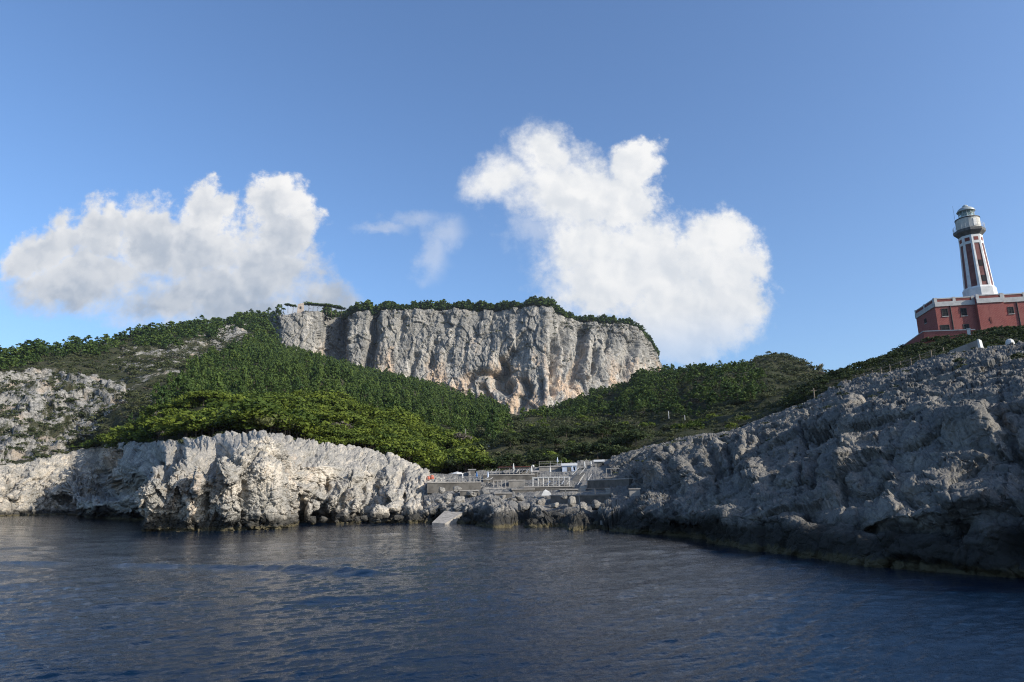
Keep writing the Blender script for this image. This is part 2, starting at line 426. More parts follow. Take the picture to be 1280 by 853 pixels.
# ravines, slabs and caves the photograph shows (pixel polyline, width px, depth m)
for pts, w_, dep in [
    ([(272,566),(245,588),(226,622)], 9, -4.6), ([(278,566),(264,604)], 7, -3.4), ([(222,560),(207,590),(203,614)], 9, -4.0), ([(190,572),(172,596),(150,616)], 11, -4.6),
    ([(385,575),(376,600)], 6, -1.2), ([(366,582),(374,598)], 6, -2.0), ([(472,590),(468,612),(464,622)], 6, -1.8), ([(458,600),(448,640)], 5, -1.8),
    ([(506,585),(498,610)], 4, -1.4), ([(410,600),(404,640)], 4, -1.6), ([(308,606),(305,640),(307,660)], 3.5, -2.0), ([(258,620),(254,655)], 4, -1.6),
    ([(28,590),(10,610),(0,620)], 6, -3.5), ([(146,568),(128,592)], 6, -4.0), ([(64,590),(62,620)], 3, -2.),
    ([(283,596),(282,640)], 13, 3.0), ([(328,575),(342,645)], 22, 2.6), ([(236,575),(246,600)], 8, 1.8), ([(196,585),(200,610)], 8, 1.8), ([(196,640),(186,660)], 12, 1.2), ([(240,640),(236,655)], 10, .9), ([(436,600),(438,640)], 12, 1.4), ([(487,625),(492,645)], 10, 1.6), ([(222,595),(225,575)], 6, 1.5), ([(250,596),(250,612)], 6, 1.2)]:
    dd = seg_dist(PX+2.5*perlin(np.stack([PX*.12, PY*.12, PX*0], -1), 71), PY, pts)
    d = d+dep*np.exp(-(dd/w_)**2)
# the broad pale face is smoother than the karst above it
sm_ = np.exp(-((PX-335)/34.)**2-((PY-612)/38.)**2)+.8*np.exp(-((PX-283)/13.)**2-((PY-625)/28.)**2)
d = d*(1-.45*np.clip(sm_, 0, 1))
fade = sstep(0., 1., V/1.0)*sstep(7, 5.2, V)
P = P+n*(d*np.clip(.75+.25*fade, 0, 1))[..., None]
P, (PX, PY, V, sm_, s_) = respread(P, 430, (PX, PY, V, sm_, size[..., 0])); size = s_[..., None]
n = normals(P, 2)
P = P+n*(rock_fine(P/size, 1., 12)*size[..., 0]*1.1*(1-.5*np.clip(sm_, 0, 1))*(1-.4*sstep(3., 4., V))*sstep(7, 6, V)*np.clip(.5/rowstep(P), .25, 1))[..., None]
grid_obj('rocky_shore', P, M_shore)['kind'] = 'structure'
print('shore', time.time()-T0)

# ---- the grey slope under the lighthouse
xs = np.arange(764, 1480, .9)
wl = [(760,664),(800,667),(860,672),(900,680),(960,691),(1040,701),(1120,710),(1200,717),(1280,725),(1480,742)]
r1 = [(760,655,88),(800,650,78),(860,646,66),(900,645,60),(1000,650,50),(1060,646,47.5),(1120,640,46),(1180,640,43.5),(1240,610,43.5),(1280,600,42.5),(1480,590,36)]
r2 = [(760,640,98),(800,636,86),(860,630,73),(900,626,65),(960,618,60),(1000,608,58),(1060,600,54),(1120,590,52),(1180,580,50),(1240,568,50),(1280,562,49),(1480,545,42)]
r3 = [(760,622,112),(800,621,100),(820,621,95),(860,613,82),(900,604,74),(960,585,69),(1000,570,65),(1060,562,60),(1100,560,57),(1180,554,53),(1240,550,51),(1280,548,50),(1480,530,42)]
r4 = [(760,612,125),(800,610,114),(830,606,100),(860,590,92),(880,578,88),(920,566,86),(960,552,81),(1000,540,75),(1060,532,67),(1120,528,61),(1180,522,57),(1240,515,55),(1280,520,53),(1480,500,45)]
r5 = [(760,590,140),(800,582,128),(830,572,118),(860,562,112),(890,557,107),(920,548,104),(960,533,98),(1000,518,92),(1060,502,82),(1120,494,73),(1180,490,65),(1240,488,60),(1280,488,58),(1480,470,49)]
r6 = [(760, 576, 150), (800, 565, 145), (830, 558, 142), (860, 551, 138), (900, 545.2, 134), (920, 543.3, 130), (1000, 513.4, 118), (1060, 486.1, 108), (1120, 472, 97), (1180, 460, 86), (1240, 450, 78), (1280, 446, 75), (1480, 436, 62)]
r7 = [(760, 572, 156), (800, 561, 153), (860, 544.5, 152), (920, 538.3, 150), (1000, 506.4, 138), (1060, 480.1, 126), (1100, 468, 117), (1180, 444, 103), (1240, 433, 95), (1280, 428, 91), (1480, 412, 76)]
P, PX, PY, V = sheet(xs, [('w', wl), ('w', wl), ('p', r1), ('p', r2), ('p', r3), ('p', r4), ('p', r5), ('p', r6), ('p', r7), ('d', 12, -1.5, -2), ('d', 30, -8, -2)], [4, 50, 45, 45, 50, 80, 120, 50, 8, 5], .20, 9, 3)
P[:4] -= np.array([0, 0, 1.])*np.linspace(3, .6, 4)[:, None, None]
n = normals(P, 5)
rr = np.hypot(P[..., 0], P[..., 1])
sz_ = np.clip(rr/75., .62, 1.25)
d = rock_big(P, 1.25, 23, 1.1)*.44*sz_+1.2*fbm(P/13., 3, 77)
for pts, w_, dep in [
    ([(893,575),(884,596),(874,606)], 7, -2.6), ([(850,575),(838,588),(834,606)], 7, -1.6), ([(910,560),(905,590)], 5, -2.),
    ([(1020,560),(1015,610)], 5, -1.2), ([(1105,610),(1150,625),(1225,612)], 6, -1.2), ([(1280,560),(1262,620),(1275,680)], 14, -2.8), ([(1245,520),(1268,560)], 10, -2.0), ([(1010,645),(1100,655),(1200,660)], 14, -1.6),
    ([(1010,540),(1060,535)], 5, -1.2), ([(1000,525),(1000,600)], 3, -1.4), ([(1180,500),(1262,492)], 8, -1.2),
    ([(1195,532),(1245,525)], 13, 1.8), ([(1080,577),(1100,572)], 8, 1.0), ([(1120,566),(1225,560)], 8, .8), ([(1060,590),(1062,560)], 10, .8), ([(940,590),(950,610)], 16, 1.2), ([(1110,620),(1108,590)], 12, .9), ([(1190,640),(1240,625)], 10, 1.1), ([(820,590),(826,575)], 8, 1.6), ([(860,592),(858,600)], 10, 1.2), ([(1250,672),(1280,660)], 12, 1.2)]:
    dd = seg_dist(PX+3*perlin(np.stack([PX*.1, PY*.1, PX*0], -1), 72), PY, pts)
    d = d+dep*np.exp(-(dd/w_)**2)
fade = np.clip(V, 0, 1)*sstep(10, 8.2, V)
P = P+n*(d*(.3+.7*fade)*(1-.55*sstep(5., 7., V)-.25*sstep(7., 7.8, V)))[..., None]
P, (PX, PY, V, sz_) = respread(P, 620, (PX, PY, V, sz_), .45)
n = normals(P, 2)
P = P+n*(rock_fine(P, .9, 24, 1.1)*.62*sz_*sstep(10, 9, V)*np.clip(.45/rowstep(P), .22, 1))[..., None]
SLOPE = (P.copy(), PX, PY)
grid_obj('rocky_slope', P, M_slope)['kind'] = 'structure'
print('slope', time.time()-T0)

# ---- low rocks and terraces' ground at the head of the cove
xs = np.arange(528, 800, .8)
wl = [(520,653),(540,652.5),(570,655),(590,657),(620,660),(650,658.5),(670,660),(700,663),(715,664),(740,663),(760,667),(780,667),(800,668)]
g1 = [(520,634,126),(545,636,121),(570,630,118),(600,626,112),(640,628,108),(680,632,104),(720,640,98),(760,636,98),(800,634,98)]
g2 = [(520,616,134),(545,617,130),(570,614,128),(600,612,126),(640,614,124),(680,620,118),(720,621,116),(760,620,112),(800,622,104)]
g3 = [(520,603,139),(545,604,136),(600,604,135),(640,604,133),(680,606,130),(720,605,128),(760,606,124),(800,607,118)]
g4 = [(520,596,146),(560,596,144),(600,596,143),(640,594,142),(680,591,141),(720,587,141),(760,582,140),(800,580,132)]
g5 = [(520,590,156),(560,590,155),(600,587,154),(640,583,154),(700,577,154),(760,572,155),(800,566,152)]
P, PX, PY, V = sheet(xs, [('w', wl), ('w', wl), ('p', g1), ('p', g2), ('p', g3), ('p', g4), ('p', g5), ('d', 20, -1, -2)], [4, 70, 45, 30, 20, 20, 8], .25, 19, 2)
P[:4] -= np.array([0, 0, 1.])*np.linspace(3, .6, 4)[:, None, None]
n = normals(P, 4)
d = rock_disp(P, .7, 37, 1.1, .8)*(1-.75*sstep(1.6, 2.6, V))-1.1*sstep(1.7, 2.4, V)*sstep(6.6, 5.2, V)
for pts, w_, dep in [([(580,640),(584,655)], 6, -2.4), ([(655,625),(648,655)], 7, -3.), ([(612,622),(618,640)], 14, .9), ([(690,640),(700,655)], 12, -1.5), ([(740,640),(745,655)], 9, -3.2), ([(540,640),(536,650)], 4, -2.5), ([(664,630),(672,640)], 10, .8)]:
    d = d+dep*np.exp(-(seg_dist(PX, PY, pts)/w_)**2)
P = P+n*(d*(.35+.65*np.clip(V, 0, 1)))[..., None]
grid_obj('rocky_cove', P, M_lidorock)['kind'] = 'structure'

# ---- the big hillside from the coast to the crest
xs = np.arange(-150, 1110, 2.2)
b0 = [(-150, 596, 272), (0, 592, 309), (30, 587, 314), (60, 581, 320), (100, 571, 327), (128, 567, 325), (150, 565, 264), (175, 567, 202), (215, 563, 158), (255, 558, 147), (290, 554, 143), (330, 556, 141), (400, 568, 147), (450, 576, 155), (480, 579, 154), (510, 589, 157), (545, 603, 153), (560, 599, 154), (640, 592, 156), (700, 586, 157), (760, 581, 158), (800, 570, 156), (860, 554, 155), (920, 544, 155), (1000, 512, 157), (1060, 489, 161), (1110, 474, 166)]
b1 = [(-150,560,350),(0,552,352),(100,550,352),(150,538,300),(215,530,215),(300,520,190),(400,535,178),(450,545,178),(500,556,178),(545,572,174),(600,572,178),(640,566,182),(700,560,186),(760,557,190),(860,527,192),(920,519,195),(965,503,200),(1020,492,202),(1110,476,206)]
b2 = [(-150,510,430),(0,500,422),(100,506,390),(150,500,370),(215,490,350),(300,490,330),(400,505,290),(450,515,285),(500,525,270),(560,545,260),(640,549,262),(700,545,262),(760,538,262),(860,508,262),(965,484,272),(1020,486,272),(1110,482,272)]
b3 = [(-150,480,490),(0,470,480),(100,462,500),(150,455,520),(215,440,560),(300,440,600),(345,445,640),(400,462,560),(450,485,500),(500,500,470),(560,518,450),(640,534,410),(700,528,400),(760,516,385),(860,481,362),(965,463,352),(1020,479,332),(1110,486,332)]
sky_ = [(-150,480,590),(0,450,570),(60,441,620),(120,429,670),(180,416,730),(235,411,790),(260,409,810),(300,400,870),(325,396,900),(345,440,905),(400,455,900),(440,462,905),(470,470,900),(520,480,880),(560,493,860),(600,508,820),(640,522,770),(655,526,740),(680,517,690),(700,512,650),(760,490,560),(800,473,520),(830,463,500),(870,455,480),(930,455,455),(965,445,432),(990,453,420),(1020,473,395),(1060,488,380),(1110,492,370)]
P, PX, PY, V = sheet(xs, [('p', b0), ('p', b1), ('p', b2), ('p', b3), ('p', sky_), ('d', 60, -8, -3), ('d', 160, -50, -3)], [40, 60, 70, 80, 6, 6], .0, 3, 3)
n = normals(P, 5)
rocky = np.zeros(PX.shape)
for poly, val in [([(-150,470),(60,470),(160,485),(165,505),(120,545),(60,572),(-150,600)], .56), ([(230,415),(300,400),(330,405),(320,440),(250,465),(160,475),(130,450)], .43), ([(270,405),(308,400),(308,424),(272,428)], .62), ([(130,470),(240,470),(240,492),(150,520)], .34), ([(985,443),(1024,466),(1020,476),(985,452)], .6)]:
    rocky = np.maximum(rocky, inpoly(PX+9*fbm(np.stack([PX*.03, PY*.05, PX*0], -1), 3, 61), PY, poly)*val)
rocky = np.maximum(rocky, .12*(PX < 330)*(PY < 520))
d = fbm(P/60., 5, 41)*7*sstep(0, 1., V)+fbm(P/9., 3, 42)*1.0
rk = rock_disp(P/3., 1., 43, 1.)*2.4
d = d+rk*sstep(.3, .55, rocky)
d = d*sstep(0, .25, V)*sstep(4.6, 3.6, V)
P = P+n*d[..., None]
HILL = (P, PX, PY, rocky)
grid_obj('hillside', P, M_hill, {'rock': rocky})['kind'] = 'structure'
print('hill', time.time()-T0)

# ---- vegetated hill that carries the lighthouse
xs = np.arange(980, 1500, 1.6)
l0 = [(980,522,146),(1000,512,141),(1060,489,128),(1100,478,119),(1180,455,105),(1240,443,97),(1280,438,93),(1500,420,76)]
l1 = [(980,512,158),(1020,489,152),(1060,474,150),(1100,460,150),(1150,443,152),(1190,432,155),(1240,424,158),(1280,420,158),(1500,400,150)]
l2 = [(980,502,172),(1020,479,173),(1060,466,178),(1100,453,185),(1130,440,190),(1150,431,193),(1190,424,194),(1240,417,194),(1280,413,193),(1500,395,190)]
P, PX, PY, V = sheet(xs, [('p', l0), ('p', l1), ('p', l2), ('d', 8, .6, 0), ('d', 50, .5, 0), ('d', 80, -30, 0)], [40, 40, 6, 10, 6], 0, 3, 3)
P = P+normals(P)*(fbm(P/6., 4, 91)*.7*sstep(0, .3, V)*sstep(2.4, 1.8, V))[..., None]
LHILL = (P, PX, PY)
grid_obj('hill', P, M_hill, {'rock': np.where(PY > interp(l0, xs, 1)[None]-7, .35, .1)})['kind'] = 'structure'

# ---- the great cliff
xs = np.arange(318, 834, .8)
cb = [(318,450,1010),(345,455,985),(360,458,975),(400,466,985),(430,474,1010),(440,478,965),(470,484,958),(520,494,950),(560,505,945),(600,520,930),(640,536,900),(655,540,890),(680,532,880),(700,526,900),(760,505,960),(800,490,1010),(834,480,1100)]
cm = [(318,425,1050),(338,425,1060),(350,428,990),(370,428,984),(395,430,990),(404,430,1025),(432,432,1065),(437,434,985),(450,434,975),(560,445,962),(640,470,935),(680,460,930),(700,455,950),(760,450,985),(800,450,1020),(826,458,1090),(834,468,1180)]
ct = [(318,402,1080),(336,397,1080),(350,395,1005),(380,393,1003),(402,392,1012),(412,394,1045),(432,400,1080),(438,396,1005),(445,391,995),(460,388,992),(500,389,985),(560,388,985),(620,387,975),(660,386,965),(682,386,960),(690,388,972),(708,397,990),(726,406,1010),(745,406,1012),(775,405,1020),(792,409,1035),(803,416,1050),(812,427,1075),(820,439,1100),(826,452,1140),(834,470,1240)]
P, PX, PY, V = sheet(xs, [('p', cb), ('p', cm), ('p', ct), ('d', 25, 1.5, -1), ('d', 90, 4, -1), ('d', 160, -60, -1)], [100, 100, 12, 8, 5], .06, 13, 1)
n = normals(P, 8); n[..., 2] *= .35; n /= np.linalg.norm(n, axis=-1, keepdims=True)
q = P*np.array([1, 1, .22])
d = fbm(q/70., 3, 101)*7+ridged(q/48., 3, 110)*2+ridged(q/15., 3, 102)*2.2*np.clip(fbm(P/60., 2, 111)*1.6+.2, 0, 1)
w = np.stack([perlin(P/30.+9, 150), perlin(P/30.+31, 151), perlin(P/30.+57, 152)], -1)
fa, ja = facets(P*np.array([1, 1, .42])/34.+w*.35, 103); d += fa*4.2-1.6*sstep(.05, 0, ja)
fa, ja = facets(P*np.array([1, 1, .5])/13.+w*.3, 104); d += fa*2.5-1.2*sstep(.08, 0, ja)
fa, ja = facets(P*np.array([1, 1, .7])/5.2+w*.4, 106); d += fa*1.2-.7*sstep(.1, 0, ja)
strata = perlin(np.stack([P[..., 0]*.004, P[..., 1]*.004, (P[..., 2]+.06*P[..., 0])/7.], -1), 107); d += 1.3*strata
d += fbm(P/5., 3, 105)*1.0
for pts, w_, dep in [
    ([(468,392),(466,430),(458,470)], 5.5, -28), ([(505,400),(500,425)], 4, -9), ([(545,430),(538,455)], 5, -12), ([(520,445),(512,470)], 4, -9),
    ([(626,468),(622,478),(632,484)], 8, -34), ([(586,474),(600,465),(618,468)], 4, -15), ([(603,486),(609,497)], 4.5, -14), ([(628,452),(632,462)], 5, -22), ([(640,440),(632,455)], 4, -12), ([(655,478),(660,492)], 5, -18), ([(652,500),(646,515)], 5, -14),
    ([(690,430),(691,470),(690,492)], 4, -15), ([(704,410),(704,430)], 4, -9), ([(676,478),(676,496)], 4, -12), ([(728,415),(724,450),(715,480)], 5, -14), ([(745,440),(742,470)], 4, -9), ([(760,415),(758,440)], 3, -8), ([(790,430),(780,470)], 6, -10), ([(574,400),(560,450)], 4, -5),
    ([(684,392),(683,450),(684,500)], 5, 5), ([(698,420),(699,500)], 3.5, 4), ([(660,400),(664,470)], 8, 3), ([(480,400),(478,470)], 9, 3), ([(710,440),(706,500)], 4, 6), ([(735,420),(733,470)], 5, 6)]:
    dd = seg_dist(PX+3*perlin(np.stack([PX*.12, PY*.09, PX*0], -1), 73), PY, pts)
    d = d+dep*np.exp(-(dd/w_)**2)
d = d*(1-.75*sstep(2., 2.6, V))
P = P+n*d[..., None]
CLIFF = (P, PX, PY, V)
grid_obj('cliff', P, M_cliff)['kind'] = 'structure'
print('cliff', time.time()-T0)
# ------------------------------------------------------------------ vegetation
def leaf_quads(centres, radii, per, size, rng, flat=1.):
    """leaf-sized faces spread over clumps; returns (n*4,3)"""
    c = np.repeat(centres, per, 0); r = np.repeat(radii, per)
    d = rng.normal(size=(len(c), 3)); d /= np.linalg.norm(d, axis=1, keepdims=True)
    rad = r*rng.uniform(.55, 1.05, len(c))
    p = c+d*rad[:, None]*np.array([1, 1, flat])
    nn = d+rng.normal(size=d.shape)*.45; nn[:, 2] += .25; nn /= np.linalg.norm(nn, axis=1, keepdims=True)
    t = np.cross(nn, rng.normal(size=d.shape)); t /= np.linalg.norm(t, axis=1, keepdims=True)+1e-9
    b = np.cross(nn, t)
    s = (size*rng.uniform(.6, 1.3, len(c)))[:, None]
    k = rng.uniform(.45, .8, len(c))[:, None]
    return np.stack([p-t*s-b*s*k*.5, p+t*s*.3-b*s*k, p+t*s+b*s*k*.4, p-t*s*.2+b*s*k], 1).reshape(-1, 3)
def crown(kind, lod, seed):
    rng = np.random.default_rng(seed)
    nc, per, sz = {0: (9, 6, .105), 1: (20, 10, .066), 2: (38, 16, .042)}[lod]
    if kind == 'pine':          # upright, uneven
        t = rng.uniform(0, 1, nc)**.9; z = .22+.74*t
        R = (.27*(1-t)**.7+.04)*rng.uniform(.5, 1.1, nc); a = rng.uniform(0, 6.283, nc)
        C = np.stack([R*np.cos(a), R*np.sin(a), z], 1); rad = .13*(1-.45*t)*rng.uniform(.7, 1.2, nc); fl = .75
    elif kind == 'round':       # broad bushy tree
        a = rng.uniform(0, 6.283, nc); R = .46*np.sqrt(rng.uniform(0, 1, nc)); z = .38+.42*np.sqrt(np.clip(1-(R/.5)**2, 0, 1))*rng.uniform(.55, 1.05, nc)
        C = np.stack([R*np.cos(a)*1.15, R*np.sin(a), z], 1); rad = .19*rng.uniform(.7, 1.25, nc); fl = .7; sz *= 1.25
    elif kind == 'shrub':       # low dome
        a = rng.uniform(0, 6.283, nc); R = .62*np.sqrt(rng.uniform(0, 1, nc)); z = .18+.50*np.sqrt(np.clip(1-(R/.72)**2, 0, 1))*rng.uniform(.6, 1.1, nc)
        C = np.stack([R*np.cos(a)*1.1, R*np.sin(a), z], 1); rad = .25*rng.uniform(.6, 1.2, nc); fl = .75; sz *= 1.4
    else:                       # umbrella pine: bare trunk, flat cloud of needles
        a = rng.uniform(0, 6.283, nc); R = .36*np.sqrt(rng.uniform(0, 1, nc)); z = .84+.10*np.sqrt(np.clip(1-(R/.4)**2, 0, 1))*rng.uniform(.3, 1.1, nc)
        C = np.stack([R*np.cos(a), R*np.sin(a), z], 1); rad = .12*rng.uniform(.7, 1.2, nc); fl = .55
    return leaf_quads(C, rad, per, sz, rng, fl)
def trunk_mb(kind, seed):
    rng = random.Random(seed); m = MB()
    top = {'pine': .72, 'round': .55, 'shrub': .38, 'umbrella': .86}[kind]
    lean = (rng.uniform(-.06, .06), rng.uniform(-.06, .06)); pts = [(lean[0]*math.sin(t*2.2), lean[1]*t, -.06+(top+.06)*t) for t in (0, .35, .7, 1)]
    rad = [.026, .021, .016, .009]
    for i in range(3): m.tube(pts[i], pts[i+1], rad[i], rad[i+1], 6)
    for k in range(5):
        a = rng.uniform(0, 6.28); t = rng.uniform(.5, .95); b = (lean[0]*math.sin(t*2.2), lean[1]*t, -.06+(top+.06)*t)
        L = {'pine': .16, 'round': .3, 'shrub': .35, 'umbrella': .24}[kind]
        m.tube(b, (b[0]+L*math.cos(a), b[1]+L*math.sin(a), b[2]+.12), .010, .004, 5)
    return m
def quad_mesh(name, V, mat, tint=None):
    f = np.arange(len(V)).reshape(-1, 4)
    return np_mesh(name, V, f, mat, False, {'tint': np.zeros(len(V)) if tint is None else tint})
NV = 5
LOW = {k: [crown(k, 0, 100+i) for i in range(NV)] for k in ('pine', 'round', 'shrub')}
LOW2 = {k: [crown(k, 1, 140+i) for i in range(NV)] for k in ('pine', 'round', 'shrub')}
MAT = {'pine': M_pine, 'round': M_round, 'shrub': M_scrub, 'umbrella': M_pine}

def scatter(sheet_, dens_fn, n_try, seed):
    """random points on a terrain sheet, uniform by area, thinned by dens_fn(px,py)->probability"""
    P, PX, PY = sheet_[:3]
    a = P[:-1, :-1]; b = P[:-1, 1:]; c = P[1:, :-1]
    area = np.linalg.norm(np.cross(b-a, c-a), axis=-1)
    cx, cy = PX[:-1, :-1], PY[:-1, :-1]
    w = area*dens_fn(cx, cy)
    tot = w.sum(); rng = np.random.default_rng(seed)
    idx = rng.choice(w.size, size=n_try, p=(w/tot).ravel())
    i, j = np.unravel_index(idx, w.shape); s, t = rng.uniform(0, 1, (2, n_try))[:, :, None]
    p = (P[i, j]*(1-s)+P[i, j+1]*s)*(1-t)+(P[i+1, j]*(1-s)+P[i+1, j+1]*s)*t
    return p, tot
# plants = list of (x,y,z,height,width factor,rot,tint,kind,region)
PL = {'pine': [], 'round': [], 'shrub': [], 'dark': []}
def addp(kind, p, h, wf, region, tint=None, seed=0):
    rng = np.random.default_rng(seed+991)
    n = len(p)
    h = (h if np.ndim(h) else np.full(n, h))*(1+.55*np.clip(fbm(p/np.array([17., 17., 17.]), 2, 78), -.7, .8))
    PL[kind].append((p, h if np.ndim(h) else np.full(n, h), wf if np.ndim(wf) else np.full(n, wf), rng.uniform(0, 6.283, n), np.clip((.5+.75*fbm(p/np.array([38., 38., 25.]), 2, 77) if tint is None else tint)+.16*rng.normal(size=n), 0, .999), np.array([region]*n)))
def nz(PX, PY, s, seed): return fbm(np.stack([PX/s, PY/s, PX*0], -1), 3, seed)
poly_pine = [(150,548),(190,515),(225,488),(262,455),(300,436),(330,425),(345,440),(400,454),(470,468),(560,490),(630,520),(645,540),(610,560),(570,552),(520,540),(470,530),(420,512),(340,510),(260,525),(200,540)]
poly_round = [(90,572),(150,548),(200,538),(260,522),(340,508),(420,510),(470,527),(520,538),(570,552),(600,575),(600,596),(540,596),(500,580),(470,572),(400,562),(330,549),(290,547),(215,556),(130,568)]
poly_rpine = [(655,524),(700,510),(760,490),(830,462),(870,460),(930,462),(955,478),(955,500),(900,505),(840,515),(780,520),(700,530),(650,536)]
rng = np.random.default_rng(3)
p, tot = scatter(HILL, lambda X, Y: inpoly(X+6*nz(X, Y, 25, 5), Y+5*nz(X, Y, 20, 6), poly_pine)*np.where(nz(X, Y, 9, 51) > -.28, 1., .12), 5000, 1)
addp('pine', p, 4.5+6.5*rng.beta(1.6, 2.6, len(p)), rng.uniform(.62, 1.05, len(p)), 'wood', None, 1)
p, tot = scatter(HILL, lambda X, Y: inpoly(X+6*nz(X, Y, 25, 7), Y, poly_rpine)*(.35+.65*(nz(X, Y, 22, 8) > -.15)), 1500, 2)
addp('pine', p, rng.uniform(3.2, 6.0, len(p)), rng.uniform(1.0, 1.5, len(p)), 'spur', None, 2)
p, tot = scatter(HILL, lambda X, Y: inpoly(X, Y, poly_round)*np.where(nz(X, Y, 13, 52) > -.30, 1., .15), 1250, 3)
addp('round', p, 2.2+4.2*rng.beta(1.6, 2.0, len(p)), rng.uniform(1.1, 1.6, len(p)), 'lower', None, 3)
# the crest of the long hill on the left: a band of dark pines
def crest(X, Y):
    sk = interp(sky_, X, 1); return (X < 345)*((Y-sk) < 22+10*nz(X, Y, 40, 9))*((nz(X, Y, 30, 10) > -.25)*.9+.1)*(X > -140)
p, tot = scatter(HILL, crest, 1700, 4)
addp('pine', p, rng.uniform(5., 11., len(p)), rng.uniform(1.2, 1.7, len(p)), 'crest', rng.uniform(0, .45, len(p)), 4)
# scrub everywhere, thin on the rocky ground
def scrubd(X, Y):
    rock = np.zeros(X.shape)
    i = np.clip(((X+150)/2.2).astype(int), 0, HILL[3].shape[1]-1)
    rock = HILL[3][:-1, :-1]
    return (1-.38*sstep(.25, .6, rock))*np.where(X < 330, 1.35, 1.)*np.where(X > 560, 1.8, 1.)*np.where(inpoly(X, Y, poly_pine), .15, 1)*np.where(inpoly(X, Y, poly_round), .25, 1)*np.where(X > 560, .75, .4+.6*(nz(X, Y, 18, 12) > -.2))
p, tot = scatter(HILL, scrubd, 25000, 5)
r = np.hypot(p[:, 0], p[:, 1])
addp('shrub', p, rng.uniform(1.0, 2.4, len(p))*np.where(r < 230, .8, 1.15), rng.uniform(.9, 1.4, len(p)), 'scrub', None, 5)
p, tot = scatter(HILL, lambda X, Y: (X > 570)*(X < 800)*(Y > 535)*1., 1100, 41)
addp('shrub', p, rng.uniform(.9, 1.9, len(p)), rng.uniform(1., 1.5, len(p)), 'scrub', None, 41)
# brighter round bushes mixed into the valley floor
p, tot = scatter(HILL, lambda X, Y: (X > 560)*(X < 960)*(Y > 505)*(nz(X, Y, 30, 14) > .02)*1., 620, 6)
addp('round', p, rng.uniform(1.8, 3.6, len(p)), rng.uniform(1., 1.4, len(p)), 'valley', rng.uniform(0, .6, len(p)), 6)
p, tot = scatter(HILL, lambda X, Y: (X > 560)*(X < 800)*(Y > 552)*1., 160, 16)
addp('dark', p, rng.uniform(2.2, 4.2, len(p)), rng.uniform(1., 1.4, len(p)), 'cove', None, 16)
# lighthouse hill: dense dark bushes; thinner at the rock edge
def lhd(X, Y):
    return np.where(Y < interp(l0, X, 1)-6-4*nz(X, Y, 25, 15), 1., .06)*(Y > interp(l2, X, 1)-.5)*(X < 1420)
p, tot = scatter(LHILL, lhd, 3600, 7)
addp('dark', p, rng.uniform(.9, 1.9, len(p))*np.clip(np.hypot(p[:, 0], p[:, 1])/185., .5, 1), rng.uniform(1., 1.45, len(p)), 'lighthouse', None, 7)
p, tot = scatter(LHILL, lambda X, Y: (X < 1420)*(Y > interp(l2, X, 1)-.5)*1., 420, 17)
addp('shrub', p, rng.uniform(.6, 1.3, len(p))*np.clip(np.hypot(p[:, 0], p[:, 1])/185., .5, 1), rng.uniform(1., 1.4, len(p)), 'lighthouse', None, 17)
# cliff top: close pines; a few shrubs on ledges
CP = (CLIFF[0], CLIFF[1], CLIFF[2])
def ctop(X, Y):
    V = CLIFF[3][:-1, :-1]; return ((V > 2.0) & (V < 3.35) & (X > 446) & (X < 822))*1.+((V > 2.02) & (V < 3.3) & (X > 405) & (X <= 446))*.9
p, tot = scatter(CP, ctop, 2600, 8)
px, py = project(p)
addp('pine', p, np.where((px > 700), rng.uniform(7, 12, len(p)), rng.uniform(9., 15., len(p))), rng.uniform(1.1, 1.6, len(p)), 'clifftop', rng.uniform(0, .35, len(p)), 8)
poly_sh = [(283,402),(300,396),(345,384),(354,398),(346,438),(320,440),(306,418)]
p, tot = scatter(HILL, lambda X, Y: inpoly(X, Y, poly_sh)*1., 160, 31)
addp('pine', p, rng.uniform(7, 13, len(p)), rng.uniform(1., 1.5, len(p)), 'crest', rng.uniform(0, .3, len(p)), 31)
p, tot = scatter(CP, lambda X, Y: (X < 350)*(Y < 445)*1., 130, 32)
addp('pine', p, rng.uniform(7, 13, len(p)), rng.uniform(1., 1.5, len(p)), 'crest', rng.uniform(0, .3, len(p)), 32)
def cledge(X, Y):
    V = CLIFF[3][:-1, :-1]; up = np.gradient(CLIFF[0][..., 2], axis=1)[:-1, :-1]
    return ((V > .2) & (V < 2.0))*(.04+1.*(nz(X, Y, 9, 22) > .45)*(Y < 430)+.7*((V > 1.75)*(X > 690)))
p, tot = scatter(CP, cledge, 420, 9)
addp('shrub', p, rng.uniform(2.0, 4.0, len(p)), rng.uniform(1., 1.5, len(p)), 'clifftop', None, 9)
# bushes hanging on the pale coast and on the grey slope
p, tot = scatter((SLOPE[0], SLOPE[1], SLOPE[2]), lambda X, Y: (Y < interp(r7, X, 1)+26)*(Y > interp(r7, X, 1)-1)*(nz(X, Y, 14, 30) > .1)*1., 150, 10)
addp('shrub', p, rng.uniform(.4, .9, len(p)), rng.uniform(1., 1.5, len(p)), 'ledge', None, 10)

